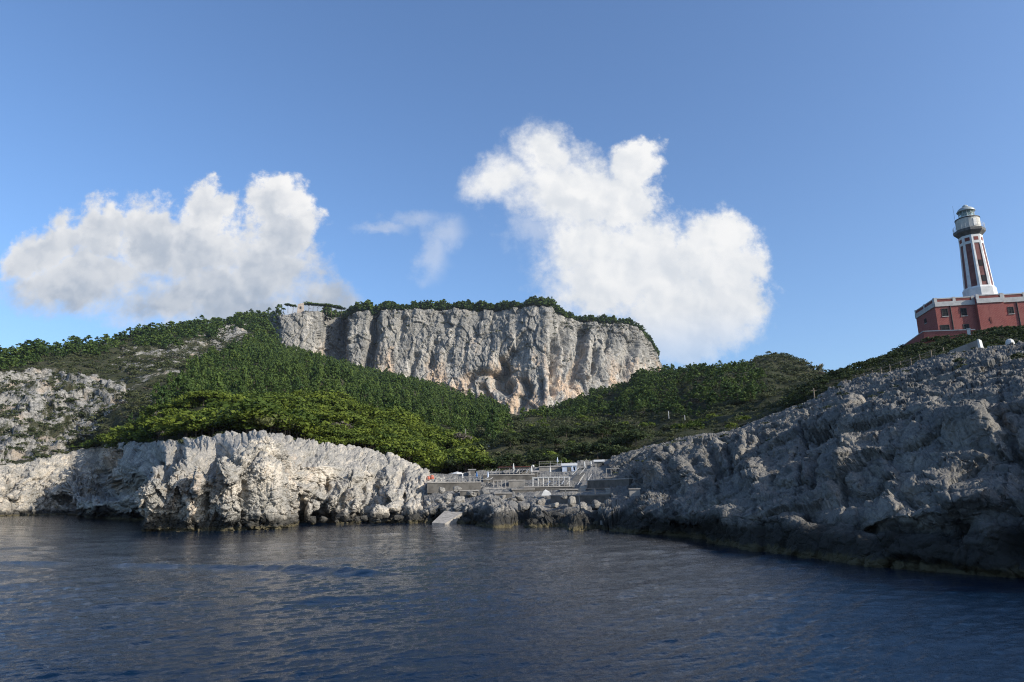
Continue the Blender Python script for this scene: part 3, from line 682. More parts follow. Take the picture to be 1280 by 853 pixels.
LABEL = {
 ('pine', 'wood'): ('pine_tree', 'pine tree', 'upright green pine in the dense wood below the great cliff', 'pines of the wood below the cliff'),
 ('pine', 'spur'): ('pine_tree', 'pine tree', 'dark green pine on the rounded hill between cliff and lighthouse', 'pines on the rounded hill'),
 ('pine', 'crest'): ('pine_tree', 'pine tree', 'dark pine along the crest of the long scrubby hill', 'pines along the long crest'),
 ('pine', 'clifftop'): ('pine_tree', 'pine tree', 'dark pine on the flat top of the great cliff', 'pines on the cliff top'),
 ('round', 'lower'): ('maquis_tree', 'tree', 'rounded yellow-green tree just above the pale coastal rocks', 'yellow-green trees above the pale rocks'),
 ('round', 'valley'): ('maquis_tree', 'tree', 'rounded green tree on the valley slope above the bathing terraces', 'green trees of the valley'),
 ('dark', 'cove'): ('evergreen_tree', 'tree', 'dense dark evergreen just behind the bathing terraces', 'dark evergreens behind the terraces'),
 ('dark', 'lighthouse'): ('evergreen_bush', 'bush', 'dark green bush on the hillside below the red lighthouse', 'dark bushes below the lighthouse'),
 ('shrub', 'lighthouse'): ('shrub', 'shrub', 'low dry shrub on the hillside below the red lighthouse', 'low shrubs below the lighthouse'),
 ('shrub', 'scrub'): ('shrub', 'shrub', 'low grey-green shrub on the open slopes around the cove', 'low shrubs on the open slopes'),
 ('shrub', 'clifftop'): ('shrub', 'shrub', 'small shrub clinging to a ledge of the great cliff', 'shrubs on the cliff ledges'),
 ('shrub', 'ledge'): ('shrub', 'shrub', 'tiny shrub in the cracks along the top of the grey rock slope', 'shrubs on the grey rock slope'),
}
N_SOLO = {'pine': 290, 'round': 290, 'shrub': 290, 'dark': 290}
STUFF = {'pine': ('pine_wood', 'dense green pine wood covering the slope under the cliff'), 'round': ('maquis_thicket', 'yellow-green maquis thicket above the pale rocks'),
         'shrub': ('scrub', 'low grey-green scrub spread over the hillsides'), 'dark': ('bush_cover', 'dark evergreen bushes covering the lighthouse hill')}
SHAPE = {'pine': 'pine', 'round': 'round', 'shrub': 'shrub', 'dark': 'round'}
MATK = {'pine': M_pine, 'round': M_round, 'shrub': M_scrub, 'dark': M_dark}
HI_C = {k: [quad_mesh('crown', crown(SHAPE[k], 2, 300+i), MATK[k]) for i in range(4)] for k in PL}
MID_C = {k: [quad_mesh('crown', crown(SHAPE[k], 1, 330+i), MATK[k]) for i in range(4)] for k in PL}
def trunk_mesh(k, i):
    o = trunk_mb(k, i); me = bpy.data.meshes.new('trunk'); me.from_pydata(o.v, [], o.f); me.materials.append(M_bark); me.update(); return me
TR = {k: [trunk_mesh(SHAPE[k], 50+i) for i in range(4)] for k in PL}
n_ind = 0
for kind, lst in PL.items():
    P_ = np.concatenate([q[0] for q in lst]); H_ = np.concatenate([q[1] for q in lst]); W_ = np.concatenate([q[2] for q in lst])
    R_ = np.concatenate([q[3] for q in lst]); T_ = np.concatenate([q[4] for q in lst]); G_ = np.concatenate([q[5] for q in lst])
    px, py = project(P_); r = np.linalg.norm(P_-np.array([0, 0, CAMZ]), axis=1)
    infr = (px > -60) & (px < 1340)
    P_, H_, W_, R_, T_, G_, px, r = [q[infr] for q in (P_, H_, W_, R_, T_, G_, px, r)]
    app = H_*F/r*np.where((px > 5) & (px < 1275), 1, .1)
    order = np.argsort(-app); solo = order[:N_SOLO[kind]]; rest = order[N_SOLO[kind]:]
    for c, i in enumerate(solo):
        nm, cat, lab, grp = LABEL[(kind, str(G_[i]))]
        big = app[i] > 15 or (kind == 'dark' and app[i] > 9)
        cm_ = (HI_C if app[i] > 11 else MID_C)[kind][c % 4]
        sc = (H_[i]*W_[i], H_[i]*W_[i], H_[i])
        if big:
            o = empty(nm, P_[i], R_[i], lab, cat, grp); o.scale = sc
            link('crown', cm_, o); link('trunk', TR[kind][c % 4], o)
        else:
            o = link(nm, cm_); o.location = P_[i]; o.rotation_euler.z = R_[i]; o.scale = sc; tag(o, lab, cat, grp)
        n_ind += 1
    VV = []; TT = []
    for k in range(NV):
        for near in (0, 1):
            sel = rest[(rest % NV == k) & ((app[rest] > 9) == bool(near))]
            if not len(sel): continue
            v = (LOW2 if near else LOW)[SHAPE[kind]][k]
            c, s = np.cos(R_[sel])[:, None], np.sin(R_[sel])[:, None]
            x = (v[None, :, 0]*c-v[None, :, 1]*s)*(H_[sel]*W_[sel])[:, None]; y = (v[None, :, 0]*s+v[None, :, 1]*c)*(H_[sel]*W_[sel])[:, None]; z = v[None, :, 2]*H_[sel][:, None]
            VV.append((np.stack([x, y, z], -1)+P_[sel][:, None]).reshape(-1, 3)); TT.append(np.repeat(T_[sel], v.shape[0]))
    if VV:
        VV = np.concatenate(VV); TT = np.concatenate(TT)
        nm, lab = STUFF[kind]
        o = link(nm, quad_mesh(nm, VV, MATK[kind], TT)); tag(o, lab, 'vegetation', None, 'stuff')
        print(kind, 'stuff quads', len(VV)//4)
# umbrella pines standing against the sky around the ruined watchtower
def ground(sheet_, px, py=None, top=False):
    P, PX, PY = sheet_[:3]
    d = np.abs(PX-px)+(np.abs(PY-py)*1. if py is not None else 0)
    k = np.unravel_index(np.argmin(d), d.shape); return P[k].copy()
UMB = [quad_mesh('crown', crown('umbrella', 2, 400+i), M_pine) for i in range(3)]; UTR = [trunk_mesh('umbrella', 80+i) for i in range(3)]
def upine(px, pbase, ptop, r, lab, grp, wf=1., k=0):
    b = at(px, pbase, r); h = at(px, ptop, r)[2]-b[2]
    o = empty('umbrella_pine', b, k*1.7, lab, 'pine tree', grp); o.scale = (h*wf, h*wf, h)
    link('crown', UMB[k % 3], o); link('trunk', UTR[k % 3], o)
k = 0
for px, pb, pt, wf in [(360,390,380,1.3),(366,391,381,1.1),(385,392,378,1.2),(391,391,379.5,1.2),(397,391,379.5,1.2),(403,392,380,1.1),(408,392,380,1.2),(414,393,381,1.1),(420,394,382,1.2),(426,396,384,1.2)]:
    upine(px, pb+1, pt, 1012, 'flat-topped pine with a bare trunk against the sky beside the ruined watchtower', 'umbrella pines by the watchtower', wf, k); k += 1
upine(354, 392, 385.5, 1012, 'smallest flat-topped pine against the sky before the watchtower crest', None, 1.2, 1)
upine(258, 411, 400, 800, 'lone flat-topped pine standing above the crest of the long hill', None, 1.25, 2)
print('plants', n_ind, time.time()-T0)
# ------------------------------------------------------------------ lighthouse
M_white = plain('white plaster', (.70, .69, .66), .8, .10, .8, .01)
M_cap = plain('white stone trim', (.47, .46, .44), .8, .12, 1.2, .01)
M_dkred = plain('dark red panel', (.20, .055, .045), .8, .15, 1.5, .01)
M_pane = plain('window glass', (.010, .012, .014), .6, .1, 1., 0, 0, .15)
M_iron = plain('dark iron', (.04, .04, .04), .6, .15, 2., 0, .3)
M_gal = plain('grey gallery', (.13, .13, .125), .8, .2, 1.5, .01)
M_drum = plain('pale grey drum', (.55, .53, .47), .8, .12, 1.5, .01)
M_green = plain('grey green metal', (.42, .45, .43), .5, .12, 1.5, 0, .3)
M_conc = plain('grey concrete', (.26, .24, .21), .9, .16, .9, .03)
M_pconc = plain('pale concrete', (.38, .35, .31), .9, .13, .9, .02)
M_dconc = plain('stained concrete', (.15, .137, .118), .92, .22, .7, .04)
M_wood = plain('grey wood', (.24, .19, .14), .85, .2, 4., .01)
M_rail = plain('weathered rail', (.27, .26, .24), .6, .15, 2.)
M_pole = plain('white paint', (.52, .51, .48), .5, .05, 2.)
M_blue = plain('blue canvas', (.05, .16, .38), .8, .1, 2.)
M_ltblue = plain('pale blue paint', (.50, .56, .66), .8, .1, 1.)
M_orange = plain('orange plastic', (.45, .12, .07), .5, .1, 3.)
M_brown = plain('brown roof cloth', (.12, .035, .025), .85, .2, 1.)
M_stone = plain('dry stone', (.36, .33, .29), .92, .22, 1.6, .08)
def brick_mat():
    m, t, b = new_mat('red brick wall')
    P = t.n('ShaderNodeNewGeometry').outputs['Position']
    sx = t.n('ShaderNodeSeparateXYZ'); t.set(sx.inputs[0], P)
    cv = t.n('ShaderNodeCombineXYZ'); t.set(cv.inputs[0], t.m('SUBTRACT', t.m('MULTIPLY', sx.outputs[0], .85), t.m('MULTIPLY', sx.outputs[1], .55))); t.set(cv.inputs[1], sx.outputs[2])
    br = t.n('ShaderNodeTexBrick'); t.set(br.inputs['Vector'], cv.outputs[0]); br.inputs['Scale'].default_value = 1.
    br.inputs['Brick Width'].default_value = .62; br.inputs['Row Height'].default_value = .26; br.inputs['Mortar Size'].default_value = .022
    br.inputs['Color1'].default_value = (.21, .052, .047, 1); br.inputs['Color2'].default_value = (.26, .072, .062, 1); br.inputs['Mortar'].default_value = (.33, .17, .14, 1)
    c = t.mix(t.m('MULTIPLY', t.ramp(t.noise(P, .5, 5, .65), .42, .7), .5), br.outputs['Color'], (.31, .115, .095))
    c = t.mix(t.m('MULTIPLY', t.ramp(t.noise(t.scalevec(P, (1, 1, .15)), 1.2, 4, .6), .55, .75), .35), c, (.16, .05, .045))
    t.set(b.inputs['Base Color'], c); b.inputs['Roughness'].default_value = .9; b.inputs['Specular IOR Level'].default_value = .2
    return m
M_brick = brick_mat()
M_dkbrick = plain('dark brick panel', (.20, .085, .075), .85, .2, .9, .01)
def glass_mat():
    m, t, b = new_mat('lantern glass')
    b.inputs['Base Color'].default_value = (.55, .72, .70, 1); b.inputs['Roughness'].default_value = .08
    b.inputs['Transmission Weight'].default_value = .75; b.inputs['IOR'].default_value = 1.15
    return m
M_glass = glass_mat()

LH = empty('lighthouse', tuple(at(1200, 418, 197)), 0, 'red brick lighthouse with a white-ribbed octagonal tower on the hill', 'lighthouse')
LH_inv = Matrix.Translation(-Vector(LH.location))
def part(mb, name, mat, parent, **kw):
    """mesh given in world coordinates, parented under the lighthouse (or one of its parts)"""
    o0 = Vector(LH.location)
    mb.v = [(x-o0.x, y-o0.y, z-o0.z) for x, y, z in mb.v]
    return mb.build(name, mat, parent, **kw)
rB = 195.; pA, pB, pC = at(1144, 390, 206), at(1167, 373, rB), at(1217, 371.5, rB*1.018)
A2, B2, C2 = [Vector((p[0], p[1])) for p in (pA, pB, pC)]
e = (C2-B2).normalized(); nf = Vector((e.y, -e.x))
if nf.dot(-B2) < 0: nf = -nf
D2 = C2+e*5.9; E2 = D2+e*15
ZP = pB[2]-.1                                   # parapet top
def zl(py, px=1190, r=197.): return at(px, py, r)[2]
ztop = zl(372.); k_ = ZP-ztop
Z_pan, Z_cor, Z_w = zl(376.8)+k_, zl(382.6)+k_, zl(424)+k_-1.
back = -nf*15
def seg_box(mb, p, q, z0, z1, o0, o1, nn=None):
    """box along the wall line p-q, from o0 to o1 metres in front of it"""
    d = (q-p).normalized(); n_ = nn or Vector((d.y, -d.x))
    if nn is None and n_.dot(-p) < 0: n_ = -n_
    a, b, c_, d_ = p+n_*o1, q+n_*o1, q+n_*o0, p+n_*o0
    return mb.add([(a.x, a.y, z0), (b.x, b.y, z0), (c_.x, c_.y, z0), (d_.x, d_.y, z0), (a.x, a.y, z1), (b.x, b.y, z1), (c_.x, c_.y, z1), (d_.x, d_.y, z1)],
                  [(3, 2, 1, 0), (4, 5, 6, 7), (0, 1, 5, 4), (1, 2, 6, 5), (2, 3, 7, 6), (3, 0, 4, 7)])
def poly_prism(pts, z0, z1): return MB().prism([(p.x, p.y) for p in pts], z0, z1)
nl = Vector(((B2-A2).y, -(B2-A2).x)).normalized(); nl = nl if nl.dot(-B2) > 0 else -nl
cf, df = C2+nf*1.0, D2+nf*1.0; dg, eg = D2+nf*.35, E2+nf*.35
part(poly_prism([A2, B2, C2+e*.3, C2+e*.3+back, A2+e*9+back*.4], Z_w, ZP-.35), 'house_wall', M_brick, LH)
part(poly_prism([cf, df, D2+back, C2+back], Z_w, ZP-.30), 'central_wall', M_brick, LH)
part(poly_prism([dg+e*.002, eg, E2+back, D2+back+e*.002], Z_w, ZP-.32), 'wing_wall', M_brick, LH)
faces = [(A2, B2, nl), (B2, C2, nf), (cf, df, nf), (dg, eg, nf)]
for p, q, n_ in faces:
    part(seg_box(MB(), p, q, Z_cor, Z_pan, -.3, .22, n_).add([], []), 'cornice', M_cap, LH)
    part(seg_box(MB(), p, q, Z_pan+.004, ZP-.28, -.2, .06, n_), 'parapet_panel', M_dkred, LH)
    part(seg_box(MB(), p, q, ZP-.26, ZP, -.25, .13, n_), 'coping', M_cap, LH)
    L = (q-p).length; m = max(1, round(L/5.2)); d = (q-p).normalized()
    for i in range(m+1):
        c0 = p+d*min(max(L*i/m, .3), L-.3)
        part(seg_box(MB(), c0-d*.33, c0+d*.33, Z_pan+.006, ZP+.12, -.22, .16, n_), 'pier', M_cap, LH)
part(seg_box(MB(), cf, C2, Z_w, Z_cor, 0, .004, -e), 'return_wall', M_brick, LH)
def on_face(px, py, p, n_):
    d = ray(px, py); t_ = (p.x*n_.x+p.y*n_.y)/(d[0]*n_.x+d[1]*n_.y); return Vector((d[0]*t_, d[1]*t_, CAMZ+d[2]*t_))
def window(px0, px1, py0, py1, p, n_, name='window'):
    a = on_face(px0, (py0+py1)/2, p, n_); b = on_face(px1, (py0+py1)/2, p, n_); m_ = (px0+px1)/2
    z1 = on_face(m_, py0, p, n_).z; z0 = on_face(m_, py1, p, n_).z
    a2, b2 = Vector((a.x, a.y)), Vector((b.x, b.y)); d = (b2-a2).normalized()
    f = MB()
    for q0, q1, zz0, zz1 in [(a2-d*.14, a2, z0, z1), (b2, b2+d*.14, z0, z1), (a2-d*.14, b2+d*.14, z1, z1+.16)]: seg_box(f, q0, q1, zz0, zz1, 0, .08, n_)
    fo = part(f, name, M_iron, LH)
    part(seg_box(MB(), a2, b2, z0, z1, 0, .02, n_), 'pane', M_pane, fo)
    part(seg_box(MB(), a2-d*.2, b2+d*.2, z0-.14, z0-.004, 0, .16, n_), 'sill', M_cap, fo)
    g = MB(); mid = (a2+b2)/2; seg_box(g, mid-d*.03, mid+d*.03, z0, z1, .022, .05, n_); seg_box(g, a2, b2, (z0+z1)/2-.03, (z0+z1)/2+.03, .053, .07, n_)
    part(g, 'glazing_bar', M_iron, fo)
for args in [(1178, 1184.4, 386.5, 395.5, B2, nf), (1201.6, 1207.8, 386, 395, B2, nf), (1176.6, 1186.4, 407, 413.5, B2, nf), (1205, 1211, 406, 413, B2, nf), (1260.6, 1266.6, 384.5, 392.5, dg, nf), (1156, 1158, 399, 404.5, B2, nl)]: window(*args)
for px, p in ((1189.3, B2), (1273.5, dg)):
    a = on_face(px, 395, p, nf); part(MB().tube((a.x+nf.x*.1, a.y+nf.y*.1, Z_w), (a.x+nf.x*.1, a.y+nf.y*.1, Z_cor+.1), .11), 'drainpipe', M_iron, LH)
# carved crest on the central block
a = on_face(1239, 400, cf, nf); m_ = MB()
for (dx, dz, w_, h_) in [(0, .55, .34, .3), (-.08, .1, .5, .62), (.05, -.55, .3, .5)]:
    q = Vector((a.x, a.y))+e*dx; seg_box(m_, q-e*w_/2, q+e*w_/2, a.z+dz-h_/2, a.z+dz+h_/2, 0, .09, nf)
part(m_, 'wall_crest', M_dkred, LH)

# tower
TX, TY, _ = at(1225.5, 371, 202.5)
zt_ = np.linspace(30, 95, 800); _, pyt = project(np.stack([np.full(800, TX), np.full(800, TY), zt_], -1))
def tz(py): return float(np.interp(-py, -pyt[::1], zt_)) if pyt[0] > pyt[-1] else float(np.interp(py, pyt, zt_))
kx = .159*202.5/195.
ph8 = math.atan2(-TY, -TX)+.10
def oct_(prof, n=8, ph=None): return MB().lathe(prof, n, ph8 if ph is None else ph, TX, TY)
z_b0, z_b1, z_s1, z_c1, z_g0, z_g1, z_d1, z_l0, z_l1, z_do, z_f = [tz(v) for v in (380, 360.5, 307.5, 297, 292, 284.5, 275.5, 274.5, 265.5, 259.5, 256.2)]
Rb, Rs0, Rs1 = 21.5*kx, 19.6*kx, 16.0*kx
part(oct_([(Rb*1.02, z_b0), (Rb*1.02, z_b1-.5), (Rb*.98, z_b1-.3), (Rs0*1.02, z_b1)]), 'tower_base', M_white, LH)
sh = part(oct_([(Rs0*.955, z_b1), (Rs1*.955, z_s1)]), 'tower_shaft', M_dkbrick, LH)
for k in range(8):
    a = ph8+k*math.pi/4; m_ = MB(); vs = []
    for R_, z_, hw in ((Rs0, z_b1-.02, .50), (Rs1, z_s1+.05, .40)):
        for s in (-1, 0, 1):
            for rr in ((1.0), (.86)):
                aa = a+s*math.pi/4*.21*(hw/.5)
                f_ = math.cos(math.pi/8)/math.cos(abs(s)*math.pi/4*.21*(hw/.5)-math.pi/8) if s else 1.
                vs.append((TX+R_*rr*f_*math.cos(aa), TY+R_*rr*f_*math.sin(aa), z_))
    m_.add(vs, [(0, 2, 8, 6), (2, 4, 10, 8), (4, 5, 11, 10), (1, 0, 6, 7), (3, 1, 7, 9), (5, 3, 9, 11), (6, 8, 9, 7), (8, 10, 11, 9), (0, 1, 3, 2), (2, 3, 5, 4)])
    part(m_, 'pilaster', M_white, LH)
# windows up one side of the shaft
for fr in (.16, .52):
    zc = z_b1+(z_s1-z_b1)*fr; R_ = (Rs0+(Rs1-Rs0)*fr)*.955*math.cos(math.pi/8); a = ph8+math.pi/8
    t_ = Vector((-math.sin(a), math.cos(a))); q = Vector((TX+R_*math.cos(a), TY+R_*math.sin(a)))
    part(seg_box(MB(), q-t_*.38, q+t_*.38, zc-.8, zc+.8, -.1, .09, Vector((math.cos(a), math.sin(a)))), 'shaft_window', M_pane, LH)
part(oct_([(Rs1*1.0, z_s1), (Rs1*1.0, z_c1)]), 'collar', M_white, LH)
for k in range(8):
    a = ph8+(k+.5)*math.pi/4; R_ = Rs1*math.cos(math.pi/8); zc = (z_s1+z_c1)/2; t_ = Vector((-math.sin(a), math.cos(a))); q = Vector((TX+R_*math.cos(a), TY+R_*math.sin(a)))
    part(seg_box(MB(), q-t_*.55, q+t_*.55, zc-.42, zc+.5, -.05, .03, Vector((math.cos(a), math.sin(a)))), 'collar_panel', M_dkred, LH)
Rg = 22.*kx
part(oct_([(Rs1*.98, z_c1), (Rs1*1.06, z_c1+.3), (Rg*.93, z_g0-.2), (Rg*.97, z_g0), (Rg*.97, z_g1-1.0), (Rg*.90, z_g1-.9)], 8), 'gallery', M_gal, LH)
part(oct_([(Rg*.74, z_g1-1.0), (Rg*.74, z_d1)], 24), 'drum', M_drum, LH)
part(oct_([(Rg*.77, z_d1), (Rg*.77, z_d1+.22), (Rg*.70, z_d1+.25)], 24), 'drum_rim', M_iron, LH)
a = ph8+.5; part(seg_box(MB(), Vector((TX, TY))+Vector((math.cos(a), math.sin(a)))*Rg*.74+Vector((-math.sin(a), math.cos(a)))*-.35, Vector((TX, TY))+Vector((math.cos(a), math.sin(a)))*Rg*.74+Vector((-math.sin(a), math.cos(a)))*.35, z_g1-.5, z_d1-.5, -.1, .06, Vector((math.cos(a), math.sin(a)))), 'gallery_door', M_white, LH)
g = MB(); NR = 24
for k in range(NR):
    a = 2*math.pi*k/NR; b_ = 2*math.pi*(k+1)/NR; R_ = Rg*.95
    p0 = (TX+R_*math.cos(a), TY+R_*math.sin(a)); p1 = (TX+R_*math.cos(b_), TY+R_*math.sin(b_))
    g.tube((*p0, z_g1-1.), (*p0, z_g1+.15), .035, n=5)
    for hh in (.15, -.25, -.6): g.tube((*p0, z_g1+hh), (*p1, z_g1+hh), .028, n=4)
part(g, 'gallery_railing', M_pole, LH)
Rl = 11.2*kx
lan = part(oct_([(Rl*.98, z_d1+.2), (Rl*.98, z_l0+.5)], 16), 'lantern_base', M_white, LH)
part(oct_([(Rl*.9, z_l0+.5), (Rl*.9, z_l1)], 16), 'lantern_glass', M_glass, LH)
g = MB()
for k in range(12):
    a = 2*math.pi*k/12; x, y = TX+Rl*.93*math.cos(a), TY+Rl*.93*math.sin(a); a2 = a+2*math.pi/12; x2, y2 = TX+Rl*.93*math.cos(a2), TY+Rl*.93*math.sin(a2)
    g.tube((x, y, z_l0+.45), (x, y, z_l1+.02), .05, n=5)
    zm = (z_l0+z_l1)/2+.3; g.tube((x, y, zm), (x2, y2, zm), .035, n=4)
part(g, 'lantern_frame', M_green, LH)
part(oct_([(Rl*.32, z_l0+.3), (Rl*.5, z_l0+.9), (Rl*.55, (z_l0+z_l1)/2+.2), (Rl*.4, z_l1-.3)], 12), 'lamp', M_pole, LH)
dm = [(Rl*1.12, z_l1), (Rl*1.14, z_l1+.15)]+[(Rl*1.05*math.cos(t_)+.05, z_l1+.15+(z_do-z_l1-.15)*math.sin(t_)) for t_ in np.linspace(.15, 1.35, 7)]
part(oct_(dm, 20), 'dome', M_green, LH, smooth=True)
part(oct_([(.55, z_do-.15), (.75, z_do+.1), (.62, z_do+.35), (.3, z_f-.1), (.05, z_f)], 12), 'finial', M_green, LH)
a = ph8-1.2; x, y = TX+Rg*.8*math.cos(a), TY+Rg*.8*math.sin(a)
part(MB().tube((x, y, z_g1-.5), (x, y, tz(257)), .035, .02, 6), 'antenna', M_iron, LH)

# ------------------------------------------------------------------ walls and posts on the lighthouse hill
def strip(name, lab, cat, px0, py0, r0, px1, py1, r1, h0, h1, th, mat, capm=None, group=None):
    """a free-standing wall whose TOP edge runs from pixel to pixel, h metres tall"""
    a, b = at(px0, py0, r0), at(px1, py1, r1); d = Vector((b[0]-a[0], b[1]-a[1])); L = d.length; d.normalize(); n_ = Vector((d.y, -d.x)); n_ = n_ if n_.dot(-Vector((a[0], a[1]))) > 0 else -n_
    def ob(ht0, ht1, hb0, hb1, o0, o1):
        vs = []
        for (p, ht, hb) in ((a, ht0, hb0), (b, ht1, hb1)):
            for o in (o1, o0):
                for z in (hb, ht): vs.append((p[0]+n_.x*o-a[0], p[1]+n_.y*o-a[1], p[2]+z-a[2]))
        return MB().add(vs, [(0, 4, 5, 1), (3, 7, 6, 2), (1, 5, 7, 3), (2, 6, 4, 0), (0, 1, 3, 2), (6, 7, 5, 4)])
    root = empty(name, a, 0, lab, cat, group)
    c = .22 if capm else 0
    ob(-c, -c, -h0, -h1, -th, 0).build('wall_body', mat, root)
    if capm: ob(0, 0, -c+.003, -c+.003, -th-.06, .06).build('coping', capm, root)
    return root
strip('garden_wall', 'red garden wall with white coping in front of the lighthouse house', 'wall', 1154, 413.8, 189.5, 1219, 411.4, 191, 3.2, 3.2, .5, M_brick, M_cap)
strip('garden_wall', 'red wall with white coping running down the hillside from the lighthouse', 'wall', 1116, 441, 206, 1153.7, 413.9, 189.6, 2.6, 3.2, .5, M_brick, M_cap)
b = at(1212, 421, 189); o = empty('gate_pillar', b, math.atan2(b[1], b[0]), 'white gate pillar at the end of the garden wall below the house', 'pillar')
MB().box(-.3, .3, -.35, .35, -.4, 1.75, .02).build('shaft', M_white, o); MB().box(-.4, .4, -.45, .45, 1.754, 1.95).build('cap', M_cap, o)
b = at(1205, 441, 103.5); o = empty('concrete_bunker', b, math.atan2(b[1], b[0])-.25, 'low grey concrete bunker with a pale end on the slope below the lighthouse', 'bunker')
MB().add([(-1.2, -2.9, -1.2), (1.4, -2.9, -1.2), (1.4, 2.4, -1.2), (-1.2, 2.4, -1.2), (-.9, -2.9, 2.1), (1.4, -2.9, 2.1), (1.4, 2.4, .7), (-.9, 2.4, .7)], [(3, 2, 1, 0), (4, 5, 6, 7), (0, 1, 5, 4), (1, 2, 6, 5), (2, 3, 7, 6), (3, 0, 4, 7)]).build('body', M_conc, o)
MB().add([(-1.1, -3.5, -.6), (1.3, -3.5, -.6), (1.3, -2.904, -.6), (-1.1, -2.904, -.6), (-.8, -3.2, 2.3), (1.3, -3.2, 2.3), (1.3, -2.904, 2.3), (-.8, -2.904, 2.3)], [(3, 2, 1, 0), (4, 5, 6, 7), (0, 1, 5, 4), (1, 2, 6, 5), (2, 3, 7, 6), (3, 0, 4, 7)]).build('end_wall', M_pole, o)
o.scale = (.6, .6, .6)
b = at(1263, 432, 94); o = MB().lathe([(.42, -.4), (.43, .33), (.34, .6), (.17, .74)], 10).build('white_marker', M_pole); o.location = b; tag(o, 'small rounded white marker block on the rock edge below the lighthouse', 'marker')
strip('kerb_wall', 'low pale kerb wall along the cliff edge beside the white marker', 'wall', 1234, 433, 97, 1262, 430.8, 94.3, .6, .6, .35, M_pconc)
FP = [(1018,496,1016.5,485.5,157),(1071,482.6,1070.3,473.4,160),(1081,478.8,1080.3,470.5,161),(1092,476,1091.4,467.3,162),(1102.5,472,1102,463.8,163),(1113.5,468.4,1113,460.2,164),(1127,465.5,1126.3,456.5,165),(1140,461.5,1139.4,452.5,166),(1151,456,1150.2,447.8,167.5),(1165.6,453,1165,442.6,169),(1181,448.6,1180.3,439.6,170)]
FP = [(q[0], q[1], q[2], q[3], float(np.interp(q[0], [v[0] for v in r7], [v[2] for v in r7]))+1.2) for q in FP]
o0 = at(FP[1][0], FP[1][1], FP[1][4])
fen = empty('post_fence', o0+np.array([0, 0, .55]), 0, 'rustic wooden post and rail fence along the path below the lighthouse', 'fence')
tops = []
for (px, py, tx, ty, r) in FP[1:]:
    b = at(px, py, r); h = at(tx, ty, r)[2]-b[2]
    MB().tube(Vector(b-o0)+Vector((0, 0, -1.5)), Vector(b-o0)+Vector((0, 0, h)), .10, .08, 7).build('post', M_wood, fen); tops.append(Vector(b-o0)+Vector((0, 0, h*.82)))
for p, q in zip(tops[:-2], tops[1:-1]): MB().tube(p, q, .045, .045, 6).build('rail', M_wood, fen); MB().tube(p-Vector((0, 0, .45)), q-Vector((0, 0, .45)), .04, .04, 6).build('rail', M_wood, fen)
px, py, tx, ty, r = FP[0]; b = at(px, py, r); o = empty('wooden_post', b, 0, 'lone wooden post among dark bushes lower down the path', 'post')
MB().tube((0, 0, -.5), (0, 0, at(tx, ty, r)[2]-b[2]), .13, .1, 7).build('post_shaft', M_wood, o); MB().tube((-.5, 0, 1.1), (.5, 0, 1.15), .05, .05, 6).build('crossbar', M_wood, o)
# dry stone scrap wall along the fence path
strip('stone_wall', 'short pale stone wall beside the path under the wooden fence', 'wall', 1141, 455, 112, 1160, 451, 109, .8, .8, .4, M_stone)

# ruined watchtower and the thin things on the slopes
b = at(375.5, 392, 1009); ztp = at(375.5, 379.3, 1009)[2]-b[2]
o = empty('watchtower_ruin', b, .3, 'ruined square stone watchtower on the left shoulder of the cliff', 'tower')
MB().add([(-5, -5, -4), (5, -5, -4), (5, 5, -4), (-5, 5, -4), (-4.2, -4.2, ztp*.82), (4.2, -4.2, ztp), (4.2, 4.2, ztp*.9), (-4.2, 4.2, ztp*.7)], [(3, 2, 1, 0), (4, 5, 6, 7), (0, 1, 5, 4), (1, 2, 6, 5), (2, 3, 7, 6), (3, 0, 4, 7)]).build('masonry', plain('old pink masonry', (.42, .35, .29), .95, .2, .25, .3), o)
MB().box(-1, 1, -5.2, -4.0, ztp*.35, ztp*.6).build('opening', M_iron, o)
b = at(582, 554, 196); o = empty('utility_pole', b, 0, 'thin pale pole standing in the dark scrub of the valley', 'pole')
MB().tube((0, 0, -1), (0, 0, at(582, 536, 196)[2]-b[2]), .11, .08, 6).build('pole_shaft', M_pconc, o)
b = at(609, 563, 188); o = empty('sign_board', b, 0, 'white sign board on a post in the scrub above the terraces', 'sign')
MB().tube((0, 0, -.6), (0, 0, 1.1), .08, .08, 6).build('post', M_pole, o); MB().add([(-.9, -.06, .9), (.7, -.06, .9), (.7, .06, .9), (-.9, .06, .9), (-.4, -.06, 1.75), (1., -.06, 1.75), (1., .06, 1.75), (-.4, .06, 1.75)], [(3, 2, 1, 0), (4, 5, 6, 7), (0, 1, 5, 4), (1, 2, 6, 5), (2, 3, 7, 6), (3, 0, 4, 7)]).build('board', M_pole, o)
for (px, py0, py1, lab) in [(836, 521, 514, 'pair-side white stake in the green scrub of the rounded hill'), (856, 523, 519, 'short white stake in the scrub near the grey rock slope')]:
    b = at(px, py0, 215); o = MB().tube((0, 0, -.6), (0, 0, at(px, py1, 215)[2]-b[2]), .11, .09, 6).build('white_stake', M_pole); o.location = b; tag(o, lab.replace('pair-side ', 'taller '), 'stake')

